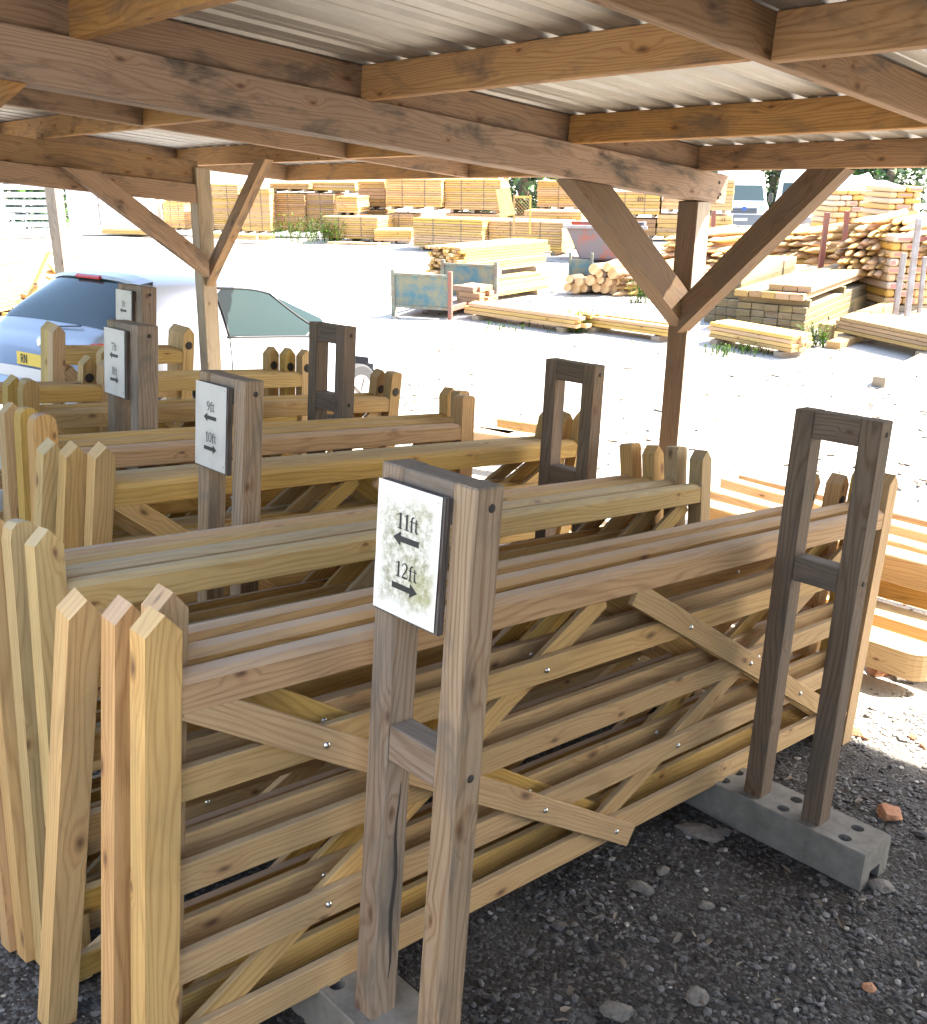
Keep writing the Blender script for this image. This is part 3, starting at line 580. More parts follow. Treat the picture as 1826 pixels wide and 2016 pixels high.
# ------------------------------------------------------------------ field gates
BOLT = MB().dome((0, 0, 0), 0.0095, (0, -1, 0), 0.75).mesh('bolt', 'bolt')
HOLE = MB().dome((0, 0, 0), 0.026, (0, -1, 0), 0.12, n=16).mesh('hole_plug', 'hole')
GH = 1.235
def stile_prof(style, w_=0.075):
    if style == 'gable': top = [(w_, GH - .042), (w_ * .52, GH), (0, GH - .042)]
    elif style == 'round': top = [(w_, GH - .05), (w_ * .93, GH - .02), (w_ * .75, GH - .004), (w_ * .5, GH), (w_ * .25, GH - .004), (w_ * .07, GH - .02), (0, GH - .05)]
    else: top = [(w_, GH - .012), (w_ - .012, GH), (.012, GH), (0, GH - .012)]
    return [(0, -0.03), (w_, -0.03)] + top
GM = {}
def gate_meshes(L, style, mat, rails=5, wide=0.075, top=None):
    key = (round(L, 2), style, mat, wide, top)
    if key in GM: return GM[key]
    out = []
    hs = MB().prism([(x, z) for x, z in stile_prof(style, wide)], 0, 0.07); out.append(('stile', hs.mesh('stile', mat), None))
    fs = MB().prism([(x + L - wide, z) for x, z in stile_prof('gable' if style == 'gable' else 'flat', wide)], 0, 0.07); out.append(('stile', fs.mesh('stile', mat), None))
    tr = MB(); x0, x1 = wide, L - wide; z0, z1 = 1.0, 1.092
    pr = [(0.000, z0 + .004), (0.004, z0), (0.062, z0), (0.066, z0 + .004), (0.066, z1 - .022), (0.052, z1 - .006), (0.033, z1), (0.014, z1 - .006), (0.000, z1 - .022)]
    n = len(pr); oU = R.random() * 5; ns = 9
    for i in range(ns):
        x = x0 + (x1 - x0) * i / (ns - 1)
        for (y, z) in pr: tr.v.append((x, y + 0.002, z + 0.004 * math.sin(x * 1.3)))
    for i in range(ns - 1):
        for k in range(n):
            k2 = (k + 1) % n; a = i * n; b = a + n; xa = x0 + (x1 - x0) * i / (ns - 1); xb = x0 + (x1 - x0) * (i + 1) / (ns - 1)
            tr.f.append((a + k, a + k2, b + k2, b + k)); p, q = pr[k], pr[k2]; s0 = k * .033; s1 = s0 + math.hypot(p[0] - q[0], p[1] - q[1])
            tr.uv.append([(xa + oU, s0), (xa + oU, s1), (xb + oU, s1), (xb + oU, s0)]); tr.mi.append(0); tr.sm.append(False)
    out.append(('top_rail', tr.mesh('top_rail', top or mat), None))
    for (za, zb) in ((.782, .862), (.548, .625), (.312, .392), (.094, .178)):
        m = MB().box((L / 2, 0.0345, (za + zb) / 2), (L - 2 * wide + .002, 0.024, zb - za), (1, 0, 0), (0, 0, 1), 0.002); out.append(('rail', m.mesh('rail', mat), None))
    s = L / 3.35
    fr = []; bk = []
    if L > 2.0:
        fr = [((.10, 1.025), (1.74 * s, .085)), ((1.60 * s, 1.0), (L - .1, .10))]
        bk = [((.10, .10), (1.50 * s, .99)), ((1.52 * s, .12), (L - .12, .99))]
    else: fr = [((.09, .97), (L - .09, .10))]
    for (a, b) in fr:
        m = MB().bar((a[0], 0.0135, a[1]), (b[0], 0.0135, b[1]), 0.020, 0.078, (0, -1, 0) if False else (0, 0, 1), 0.002); out.append(('brace', m.mesh('brace', mat), None))
    for (a, b) in bk:
        m = MB().bar((a[0], 0.0575, a[1]), (b[0], 0.0575, b[1]), 0.020, 0.072, (0, 0, 1), 0.002); out.append(('brace', m.mesh('brace', mat), None))
    for (a, b) in fr:
        for z in (.822, .587, .352, .136):
            x = a[0] + (b[0] - a[0]) * (a[1] - z) / (a[1] - b[1])
            if .1 < x < L - .1: out.append(('bolt', BOLT, (x, 0.0033, z)))
    for (a, b) in bk:
        for z in (.822, .587, .352):
            x = a[0] + (b[0] - a[0]) * (z - a[1]) / (b[1] - a[1])
            if .1 < x < L - .1: out.append(('bolt', BOLT, (x, 0.022, z)))
    GM[key] = out; return out
def gate(u, vt, vb, wb, L, label, group, style='gable', mat='gate', yaw=0.0, tilt=0.0, holes=False, flip=False, wide=0.075, top=None):
    Z = Vector((tilt * -1.0, (vt - vb) / GH, 1)); X = Vector((math.cos(yaw), math.sin(yaw), tilt))
    M = MS @ frame((u, vb, wb), X, Z)
    if flip: M = M @ Matrix.Translation((L, 0.07, 0)) @ Matrix.Rotation(math.pi, 4, 'Z')
    t = thing('field_gate', label, 'gate', M, group)
    for nm, me, loc in gate_meshes(L, style, mat, wide=wide, top=top):
        o = link(nm, me, t)
        if loc: o.location = loc
    if holes:
        o = link('hole_plug', HOLE, t); o.location = (L - wide / 2, -0.0005, GH - .115)
    return t
gA = 'eleven foot gates stacked behind the near sign rack'
ga = gate(0.860, 1.785, 1.79, -1.965, 3.46, 'long gate in front of the nearest stack, its orange top rail fully in view', gA, mat='gate', top='gate_orange', wide=0.082)
gate(0.925, 1.868, 1.885, -1.950, 3.34, 'long gate second in the nearest stack, its stile just behind the front pointed stile', gA, mat='gate', top='gate_orange', holes=True)
gate(0.872, 1.951, 1.985, -1.992, 3.34, 'long gate third in the nearest stack, its narrow pointed stile left of the front one', gA, mat='gate_orange', holes=True)
gate(0.812, 2.040, 2.240, -1.985, 3.33, 'long gate at the back of the nearest stack, its stile leaning out to the left', gA, mat='gate', top='gate_orange', holes=True)
gB = 'ten foot gates leaning in the second stack'
gate(0.905, 2.50, 2.36, -1.955, 3.05, 'greenish gate in front of the second stack, with a clean pale top rail', gB, mat='gate_green')
gate(0.885, 2.61, 2.46, -1.955, 3.03, 'greenish gate second in the second stack, with a rounded stile head', gB, mat='gate_green', style='round')
gate(0.860, 2.74, 2.53, -1.96, 3.05, 'greenish gate at the back of the second stack, leaning on the 9ft and 10ft rack', gB, mat='gate')
gate(0.840, 2.835, 2.60, -1.96, 3.02, 'gate with a brown stile at the left edge, last of the second stack', gB, mat='gate_orange', style='round')
gC = 'nine foot gates beyond the middle rack'
gate(1.440, 3.36, 3.52, -1.93, 2.70, 'golden gate in front of the third stack, beside the 9ft and 10ft rack', gC, mat='gate')
_g = [o for o in COL.objects if o.get('label', '').startswith('golden gate in front of the third')][0]
MB().box((.47, 0.0, 1.065), (.075, .003, .045), (1, 0, 0), (0, 0, 1), 0.0005).build('paper_label', 'paperplain', _g)
gate(1.375, 3.45, 3.64, -1.935, 2.72, 'golden gate second in the third stack, its stile left of the foremost one', gC, mat='gate')
gate(1.330, 3.54, 3.75, -1.935, 2.74, 'golden gate at the back of the third stack, its stile leftmost of the three', gC, mat='gate_green', holes=True)
gD = 'eight foot gates in front of the 7ft and 8ft rack'
gate(1.410, 3.86, 3.80, -1.90, 2.33, 'gate with a reddish top rail and rounded brown stile, foremost of the fourth stack', gD, mat='gate_orange', style='round', wide=0.09)
gate(1.400, 3.97, 3.90, -1.89, 2.40, 'tan gate second in the fourth stack, behind the reddish rail', gD, mat='gate', style='round', holes=True)
gate(1.380, 4.09, 3.99, -1.885, 2.44, 'pale dusty gate at the back of the fourth stack, against the 7ft and 8ft rack', gD, mat='gate', style='gable')
gE = 'seven foot gates beyond the 7ft and 8ft rack'
gate(1.640, 4.60, 4.68, -1.87, 2.20, 'tan gate with a rounded stile at the left edge, beyond the 7ft and 8ft rack', gE, mat='gate', style='round', holes=True)
gate(1.610, 4.70, 4.80, -1.865, 2.20, 'tan gate behind the one with the rounded stile, beyond the 7ft and 8ft rack', gE, mat='gate', holes=True)
gF = 'four foot gates in front of the farthest sign'
for i, (dv, lb) in enumerate(((0.0, 'yellow short gate in front of the three standing before the farthest sign'), (0.10, 'yellow short gate in the middle of the three standing before the farthest sign'), (0.20, 'yellow short gate at the back of the three standing before the farthest sign'))):
    gate(2.42 - .04 * i, 5.22 + dv * .8, 5.16 + dv * .8, -1.80, 1.20 - .03 * i, lb, gF, mat='gate_yellow', holes=True)
gG = 'short gates at the left edge below the silver car'
for i, (dv, lb) in enumerate(((0.0, 'yellow gate at the left edge under the car number plate, nearer of the two'), (0.12, 'yellow gate behind the one under the car number plate, tilted a little more'))):
    gate(0.62 - .06 * i, 5.20 + dv, 5.32 + dv, -1.83, 1.72, lb, gG, mat='gate', holes=True, tilt=-.01)
gH = 'three foot gates behind the farthest sign'
for i, (dv, lb) in enumerate(((0.0, 'bright yellow narrow gate right behind the farthest sign rack'), (0.11, 'bright yellow narrow gate second behind the farthest sign rack'), (0.22, 'bright yellow narrow gate farthest behind the sign rack, next to the car door'))):
    gate(2.30 + .02 * i, 5.95 + dv, 6.02 + dv, -1.74, 0.91, lb, gH, mat='gate_yellow', holes=True)

# ------------------------------------------------------------------ timber packs in the yard
def gz(p):                                                             # ground height under a world point
    q = MSi @ Vector((p.x, p.y, 0)); a, b = q.x, q.y
    for _ in range(6):
        g_ = gpt(a, b); e = Vector((p.x - g_.x, p.y - g_.y, 0)); l = MSr.transposed() @ e; a += l.x; b += l.y
    return gpt(a, b).z
def pack(label, xl, xr, yt, yb, dY=-0.25, depth=1.1, mat='pack', n=None, Y=None, straps=2, name='timber_pack', cat='timber pack', group='packs of sawn boards across the yard', bearer=True, low=False, z0=None, Yb=None):
    if Y is None: Y = at(xl, Yb or yb, 0).y
    A = atY(xl, yb, Y); W0 = atY(xr, yb, Y).x - A.x; B = atY(xr, yb, Y + dY * W0)
    z = A.z if abs(A.z) > 0.05 else 0.0
    H = atY(xl, yt, Y).z - z; X = Vector((B.x - A.x, B.y - A.y, 0)); Lx = X.length; X.normalize(); Yv = Vector((-X.y, X.x, 0))
    M = frame((A.x, A.y, z), X); t = thing(name, label, cat, M, group)
    hb = 0.09 if bearer else 0.0
    if bearer:
        for i in range(3):
            x = Lx * (0.12 + 0.38 * i); MB().box((x, depth / 2, hb / 2), (0.10, depth * .96, hb), (1, 0, 0)).build('bearer', 'pallet', t)
    n = n or max(3, int((H - hb) / 0.062)); th = (H - hb) / n; mb = MB()
    for i in range(n):
        j = R.uniform(-.012, .012); k = R.uniform(-.01, .01)
        mb.box((Lx / 2 + j, depth / 2 + k, hb + th * (i + .5)), (Lx * R.uniform(.985, 1.0), depth, th - 0.009), (1, 0, 0), ch=0.004)
    mb.build('boards', mat, t)
    for i in range(straps):
        x = Lx * ((i + .75) / (straps + .5)); MB().box((x, depth / 2, hb + (H - hb) / 2 + .003), (0.02, depth + .02, H - hb + .012), (1, 0, 0), ch=0).build('strap', 'strap', t)
    if z > 0.25 and low:
        lb = 'pack of boards carrying ' + label
        t2 = thing(name, 'lower ' + label, cat, frame((A.x, A.y, 0), X), group); m2 = MB(); nn = max(2, int((z - .11) / .062)); tt = (z - .02 - .09) / nn
        for i in range(3): MB().box((Lx * (0.12 + 0.38 * i), depth / 2, .045), (0.10, depth * .96, .09), (1, 0, 0)).build('bearer', 'pallet', t2)
        for i in range(nn): m2.box((Lx / 2 + R.uniform(-.012, .012), depth / 2, .09 + tt * (i + .5)), (Lx * .99, depth, tt - .009), (1, 0, 0), ch=.004)
        m2.build('boards', mat, t2)
    return t
PK = [
 ('pale board pack at the left end of the row, beside the white cabin', 168, 200, 368, 450, {}),
 ('tall board pack seen behind the long knee brace at left', 202, 277, 364, 452, {}),
 ('low orange board pack with a white sunlit top', 279, 325, 397, 448, dict(mat='pack_dull')),
 ('tall board pack directly left of the pale brace post', 327, 366, 364, 453, {}),
 ('tall board pack directly right of the pale brace post', 400, 474, 362, 456, {}),
 ('tall pale board pack left of the dull brown ones', 477, 535, 371, 460, dict(dY=-.05)),
 ('dull brown board pack behind the yellow weeds', 537, 603, 380, 457, dict(mat='pack_dull', straps=1)),
 ('dull brown board pack leaning slightly, behind the green bush', 606, 660, 381, 458, dict(mat='pack_dull', straps=1)),
 ('long low board pack behind the green bush', 636, 745, 425, 474, dict(dY=-.3, depth=1.3)),
 ('thin dark board pack on top of the dull brown pair', 531, 609, 360, 377, dict(mat='pack_dull', Yb=457, straps=0, n=2)),
 ('square pale pack stacked above the long low pack', 663, 705, 386, 424, dict(Yb=471, straps=0)),
 ('small pale pack under the roof edge above the square pack', 611, 700, 358, 380, dict(Yb=457, straps=0, n=3)),
 ('dark pack of rough slabs between two pale packs', 706, 759, 356, 411, dict(Yb=465, low=True, mat='pack_dull', n=7, straps=0)),
 ('wide upper board pack with two straps, left of the pair', 760, 870, 352, 412, dict(Yb=470)),
 ('wide upper board pack with two straps, right of the pair', 876, 986, 352, 418, dict(Yb=471, low=True)),
 ('board pack standing in the gap behind the front packs', 760, 812, 420, 452, dict(Yb=470, straps=1)),
 ('very low pack on the ground left of the strapped cube', 738, 812, 452, 480, dict(dY=-.02, straps=0)),
 ('strapped board pack on bearers, left of the two front cubes', 813, 950, 428, 492, dict(dY=-.5, depth=1.2)),
 ('strapped board pack on bearers, right of the two front cubes', 962, 1107, 433, 497, dict(dY=-.38, depth=1.2)),
 ('thin board pack behind the right front cube', 1032, 1145, 414, 440, dict(Yb=478, low=True, straps=0)),
 ('tall pack at the right of the leaning lattice panel', 1057, 1142, 355, 413, dict(Yb=468, low=True, straps=1)),
 ('small pack just left of the rusty skip', 1109, 1140, 446, 486, dict(Yb=486, straps=0)),
 ('stack of thick planks marked on their ends, left of the brace post', 1200, 1298, 376, 427, dict(Yb=469, n=7, straps=2)),
 ('dull stack of thick planks under the marked planks', 1212, 1290, 430, 468, dict(Yb=469, mat='pack_dull', n=4, straps=0)),
 ('stack of thick planks right behind the brace post', 1302, 1442, 352, 418, dict(Yb=471, n=8, straps=0)),
 ('pale thick planks lying below the big plank stack', 1292, 1440, 422, 470, dict(Yb=471, n=5, straps=0)),
]
for lb, xl, xr, yt, yb, kw in PK:
    t = pack(lb, xl, xr, yt, yb, **kw)
    for key, txt, x, y, hh in (('marked on their ends', '40', 1262, 391, .16), ('pale thick planks lying', '24', 1425, 430, .11)):
        if key in lb:
            q = t.matrix_basis.inverted() @ atY(x, y, at(xl, kw['Yb']).y); mk = MB(); write(mk, txt, q.x, q.z, hh, lambda a, b: (a, -.03, b)); mk.build('painted_number', 'ink', t)

def stackbars(label, A, B, layers, th, depth, nacross, mat='pack', name='plank_stack', cat='plank stack', group='low plank stacks laid out on the yard', bear=0.09, jit=.05, zb=0.0):
    A = at(*A, zb); B = at(*B, zb); X = B - A; Lx = X.length; M = frame(A, X); t = thing(name, label, cat, M, group)
    if bear:
        for x in (Lx * .1, Lx * .85): MB().box((x, depth / 2, bear / 2 - .01), (0.12, depth * 1.15, bear), (1, 0, 0)).build('bearer', 'pallet', t)
    w_ = depth / nacross
    for l in range(layers):
        mb = MB()
        for k in range(nacross):
            if l == layers - 1 and R.random() < .15: continue
            j = R.uniform(-jit, jit)
            mb.box((Lx / 2 + j, w_ * (k + .5), bear + th * (l + .5)), (Lx * R.uniform(.95, 1.0), w_ - .006, th - .006), (1, 0, 0), (0, 0, 1), .004)
        mb.build('plank_layer', mat, t)
    return t
stackbars('low stack of pale planks on dark bearers, right of the brace post foot', (1392, 676), (1560, 709), 4, .055, .45, 3)
stackbars('low stack of yellow planks on bearers in front of the blue steel frame', (918, 628), (1140, 660), 3, .06, .55, 4, jit=.12)
stackbars('low stack of yellow planks just left of the brace post', (1150, 652), (1318, 676), 3, .05, .5, 4, jit=.1)
stackbars('upper long timbers piled behind the blue steel frame', (905, 585), (1078, 560), 9, .055, .8, 8, jit=.14, group='long timbers piled behind the blue frame', zb=0.0, bear=.4)
stackbars('lower long timbers on the ground behind the blue steel frame', (935, 600), (1080, 577), 5, .06, .45, 3, jit=.06, group='long timbers piled behind the blue frame')
stackbars('short sawn blocks beside the red post of the blue frame', (893, 614), (935, 620), 4, .09, .5, 4, jit=.12, mat='pack_dull')
stackbars('thick greenish board stack at the right edge of the yard', (1642, 668), (1850, 716), 4, .055, .9, 5, mat='sleeper_new', jit=.03, bear=.12)
stackbars('pale board pile at the far left edge behind the car', (-60, 640), (70, 610), 12, .065, .9, 6, mat='pack', jit=.2)
stackbars('loose planks in front of the packs at left, under the brace', (195, 459), (330, 463), 2, .08, .5, 3, bear=0, jit=.2)
stackbars('loose planks in front of the packs right of the pale post', (420, 470), (520, 474), 2, .08, .5, 3, bear=0, jit=.3)
stackbars('thin boards lying flat below the long low pack', (640, 480), (745, 484), 1, .05, .8, 4, bear=0, jit=.3)
def loose(label, A, B, w_, h, mat='sleeper_new', z0=0.0, name='loose_timber', cat='timber'):
    a = at(*A, z0); b = at(*B, z0); mb = MB().bar(a + Vector((0, 0, h / 2)), b + Vector((0, 0, h / 2)), w_, h, ch=.006)
    m = mb.mesh(name, mat); o = link(name, m); return tag(o, label, cat, 'single timbers lying on the yard')
loose('single grey timber lying on the ground at the right, pointing at the camera', (1729, 762), (1850, 700), .15, .12, 'pallet')
loose('sleeper along the near side of the sleeper stack, topmost of three', (1590, 641), (1722, 592), .22, .22, 'sleeper_new')
loose('sleeper along the near side of the stack, with a broken near end', (1622, 668), (1757, 618), .2, .22, 'sleeper_new')
loose('flat sleeper nearest the camera beside the sleeper stack', (1640, 687), (1722, 655), .2, .1, 'sleeper_new')
loose('short sleeper lying right of the three beside the stack', (1735, 652), (1826, 622), .2, .12, 'sleeper_new')
# sleeper stack: sleepers run away to the right, ends face the camera-left
def sleepers(label, C, Lf, Rf, ztop, mat='sleeper', layers=(0, 1, 2, 3, 5, 6), nl=8, shift={}):
    c = at(*C); l = at(*Lf); r = at(*Rf); Xd = (r - c); Ln = Xd.length; Wd = (l - c); W = Wd.length; zt = atY(C[0], ztop, c.y).z
    t = thing('sleeper_stack', label, 'sleeper stack', frame(c, Xd), 'stacks of railway sleepers on the yard'); lh = zt / nl; yv = 1 if (frame(c, Xd).inverted() @ l).y > 0 else -1
    n = max(3, round(W / 0.2)); wd = W / n
    proto = {}
    for k in range(nl):
        top = k in (nl - 1,)
        if k not in layers:
            for x in (.12, Ln * .5, Ln - .2): MB().box((x, yv * W / 2, lh * (k + .5)), (.1, W * 1.03, lh * .96), (1, 0, 0), ch=.005).build('bearer', mat, t)
            continue
        sx, sy, m_, cut = shift.get(k, (0, 0, mat, 0))
        mes = [MB().box((0, 0, 0), (Ln, wd - .006, lh - .008), (1, 0, 0), (0, 0, 1), .007).mesh('sleeper', m_) for _ in range(2)]
        for i in range(n - cut):
            o = link('sleeper', mes[i % 2], t); o.location = (Ln / 2 + sx + R.uniform(-.03, .03), yv * (wd * (i + .5)) + sy, lh * (k + .5))
    return t
sleepers('big stack of square green sleepers with a white sunlit top layer', (1583, 660), (1445, 648), (1715, 597), 564, shift={6: (.05, -.02, 'sleeper_new', 2), 5: (-.1, .03, 'sleeper_new', 0)}, layers=(0, 1, 2, 3, 5, 6), nl=7)
sleepers('lower stack of sleepers half hidden behind the brace post', (1452, 640), (1385, 634), (1560, 590), 540, layers=(0, 1, 2, 4, 5), nl=6, shift={5: (0, 0, 'sleeper_new', 0)})

# ------------------------------------------------------------------ logs and stakes
def logmesh(r, L, n=14):
    mb = MB(); pts = [(L * i / 6, .012 * math.sin(i * 1.7), .012 * math.cos(i * 2.1)) for i in range(7)]
    mb.tube(pts, [r * (1 + .05 * math.sin(i * 2.3)) for i in range(7)], n, 0, True, 1); return mb
LG = [logmesh(.082, 2.1).mesh('round_log', ['log', 'logend']), logmesh(.098, 2.0).mesh('round_log', ['log', 'logend']), logmesh(.076, 2.2).mesh('round_log', ['bark', 'logend'])]
ld = Vector((.55, .83, 0)).normalized()
base = at(1200, 582)
LP = [(1117, 567), (1133, 570), (1150, 571), (1174, 568), (1190, 570), (1121, 551), (1140, 556), (1162, 553), (1182, 552), (1198, 556), (1169, 531), (1180, 540), (1195, 527), (1206, 540)]
wh = ['at the bottom left corner', 'second along the bottom', 'third along the bottom', 'fourth along the bottom', 'at the bottom right', 'at the left of the second row', 'second in the second row', 'in the middle of the second row', 'fourth in the second row', 'at the right of the second row', 'left of the topmost logs', 'between the topmost logs', 'topmost of the heap', 'at the upper right of the heap']
for i, (x, y) in enumerate(LP):
    p = atY(x, y, base.y + .25 * ((y - 527) / 45) - .2); p.z = max(p.z, .12) + .0
    o = link('round_log', LG[i % 3], None, frame(p, ld + Vector((R.uniform(-.06, .06), 0, R.uniform(-.02, .02))), (0, 0, 1)))
    tag(o, 'peeled round log ' + wh[i] + ' of the log heap', 'log', 'round logs heaped left of the brace post')
for i, (x, y) in enumerate(((1206, 570), (1222, 572), (1238, 573), (1254, 574), (1270, 575), (1213, 555), (1230, 557), (1246, 558), (1262, 560), (1221, 541), (1238, 543), (1254, 545))):
    p = atY(x, y, base.y + .1); p.z = max(p.z, .10)
    o = link('round_log', LG[(i + 1) % 3], None, frame(p, ld + Vector((R.uniform(-.10, .10), 0, R.uniform(-.03, .03))), (0, 0, 1)))
    tag(o, 'peeled round log in the right half of the heap, under the dark brace', 'log', 'round logs in the right half of the heap')
def stakemesh(r, L):
    mb = MB(); mb.tube([(0, 0, 0), (.05, 0, 0), (.26, 0, 0), (L * .5, 0.01, 0), (L, 0, 0)], [.006, .018, r, r * 1.04, r], 9, 0, True); return mb
SK = [stakemesh(.062, 1.6).mesh('pointed_stake', 'log'), stakemesh(.068, 1.7).mesh('pointed_stake', 'log'), stakemesh(.055, 1.5).mesh('pointed_stake', 'log')]
def heap(label, xl, xr, yt, yb, dr, Y=None, sp=.115, prof=None):
    A = at(xl, yb) if Y is None else atY(xl, yb, Y); Y = A.y; Wd = atY(xr, yb, Y).x - A.x; H = atY(xl, yt, Y).z - A.z
    d = Vector(dr).normalized(); rows = max(2, int(H / (sp * .86))); cols = max(2, int(Wd / sp)); c = 0
    for j in range(rows):
        for i in range(cols):
            fx = (i + .5 * (j % 2)) / cols; pz = prof(fx) if prof else math.sin(math.pi * min(1, max(0, fx * .9 + .05))) ** .6
            if j * sp * .86 > H * pz: continue
            p = A + Vector((fx * Wd + R.uniform(-.03, .03), R.uniform(-.16, .16) + j * .035, j * sp * .86 + .05 + R.uniform(-.01, .01)))
            o = link('pointed_stake', R.choice(SK), None, frame(p, d + Vector((R.uniform(-.10, .10), R.uniform(-.10, .10), R.uniform(-.07, .07))), (R.uniform(-.5, .5), 0, 1)))
            tag(o, label, 'stake', label.replace('pointed round stake in', 'stakes of')); c += 1
    return c
cnt = 0
cnt += heap('pointed round stake in the heap behind the dark knee brace', 1205, 1300, 522, 584, (.75, .6, 0))
cnt += heap('pointed round stake in the heap between the two braces', 1290, 1420, 450, 528, (.72, .66, 0), Y=21)
cnt += heap('pointed round stake in the long heap below the white vehicle', 1425, 1632, 446, 520, (.8, .55, 0), Y=20, sp=.125)
cnt += heap('pointed round stake in the tall heap before the yellow sacks', 1640, 1790, 422, 545, (.62, .78, .0), Y=17.4, sp=.12, prof=lambda f: min(1, .35 + f * 1.6) if f < .5 else 1.1 - (f - .5) * .5)
cnt += heap('pointed round stake in the low heap right of the sleepers', 1708, 1778, 505, 592, (.7, .7, 0))
cnt += heap('pointed round stake in the heap cut by the right edge', 1806, 1870, 440, 520, (.7, .7, 0), Y=17)

# ------------------------------------------------------------------ blue steel stillage
def stillage():
    a = at(776, 622); b = at(887, 629); X = (b - a); Wd = X.length; M = frame(a, X); t = thing('steel_post_pallet', 'blue flaking steel post pallet with solid end panels and one red post', 'steel stillage', M)
    D = 1.75; sh_ = Vector((.0, 0, 0)); hh = .76
    for y, off in ((0, 0), (D, .18)):
        for x in (0, Wd):
            red = (y == 0 and x > 0); MB().box((x + off, y, hh / 2), (.065, .065, hh), (1, 0, 0), ch=.006).build('post', 'rust' if red else 'paleframe', t)
        MB().box((Wd / 2 + off, y, .43), (Wd - .066, .012, .50), (1, 0, 0), ch=.002).build('end_panel', 'bluesteel', t)
        for z in (.685, .17): MB().box((Wd / 2 + off, y, z), (Wd - .066, .05, .04), (1, 0, 0), ch=.003).build('rail', 'paleframe', t)
    for x in (0, Wd): MB().bar((x, .033, .17), (x + .18, D - .033, .17), .06, .08, ch=.003).build('base_rail', 'rust', t)
    MB().box((Wd / 2 + .05, D / 2, .14), (Wd * .8, D * .9, .03), (1, 0, 0)).build('base_tray', 'rustgrey', t)
stillage()
a = at(1108, 570); 
t = thing('steel_post_pallet', 'small light blue steel end frame standing behind the log heap', 'steel stillage', frame(atY(1121, 560, 19.8), (1, -.25, 0)))
for x in (0, .42): MB().box((x, 0, .30), (.05, .05, .62), (1, 0, 0), ch=.004).build('post', 'bluesteel', t)
MB().box((.21, 0, .30), (.37, .012, .36), (1, 0, 0)).build('end_panel', 'bluesteel', t)
# ------------------------------------------------------------------ skip
def skip():
    a = atY(1128, 500, 25.5); a.z = 0; t = thing('rusty_skip', 'grey and orange worn steel skip with sloping ends behind the knee brace', 'skip', frame(a, (1, -.15, 0)))
    W, H, D = 1.15, .88, 1.5; mb = MB()
    pr = [(.12, 0.05), (W - .12, 0.05), (W + .12, H), (-.12, H)]
    mb.prism([(.25, .06), (W + .2, .06), (W + .6, H), (-.22, H)], 0, .05); mb.prism([(.25, .06), (W + .2, .06), (W + .6, H), (-.22, H)], D, D + .05)
    mb.box((.02, D / 2, H / 2 + .03), (.05, D - .05, H * 1.1), (1, 0, .47), (-.47, 0, 1), .005)
    mb.box((W + .4, D / 2, H / 2 + .03), (.05, D - .05, H * 1.08), (1, 0, -.42), (.42, 0, 1), .005); mb.box((W / 2 + .2, D / 2, .08), (W, D, .05), (1, 0, 0))
    mb.build('body', 'skip', t)
    for (x0, x1, y) in ((-.26, W + .64, -.03), (-.26, W + .64, D + .08)): MB().box(((x0 + x1) / 2, y, H - .03), (x1 - x0, .06, .08), (1, 0, 0), ch=.01).build('rim', 'rustgrey', t)
skip()
# ------------------------------------------------------------------ steel and timber posts standing in the yard
def stickpost(label, x0, y0, x1, y1, Y, r, mat, name='steel_post'):
    p1 = atY(x0, y0, Y); p0 = atY(x1, y1, Y); g_ = p0.copy(); 
    o = MB().bar(p0 - (p1 - p0).normalized() * max(0, p0.z / max(.2, (p1 - p0).normalized().z)), p1, r, r, (0, 1, 0), .004).build(name, mat); return tag(o, label, 'post', 'stake-yard posts')
stickpost('red steel post beside the vans, left of the dark brace', 1406, 414, 1404, 462, 24, .09, 'rust')
stickpost('red leaning steel post between the long heap and the tall heap', 1630, 418, 1617, 520, 18.2, .085, 'rust')
stickpost('red steel post in front of the yellow sacks', 1669, 415, 1664, 465, 20, .085, 'rust')
stickpost('tall grey steel post at the right, before the sacks', 1810, 430, 1789, 602, 15.6, .075, 'rustgrey')
stickpost('short grey steel post right of the low stake heap', 1781, 498, 1768, 582, 16, .07, 'rustgrey')
stickpost('grey steel post at the right edge behind the tall one', 1822, 505, 1813, 590, 16.5, .06, 'rustgrey')
p1 = atY(100, 330, 11.6); p0 = atY(126, 540, 11.6); p0 = p0 + (p0 - p1) * .9
tag(MB().bar(p0, p1, .135, .135, (.3, 1, 0), .005).build('timber_post', 'post'), 'pale greenish square timber post at the left behind the silver car', 'post')
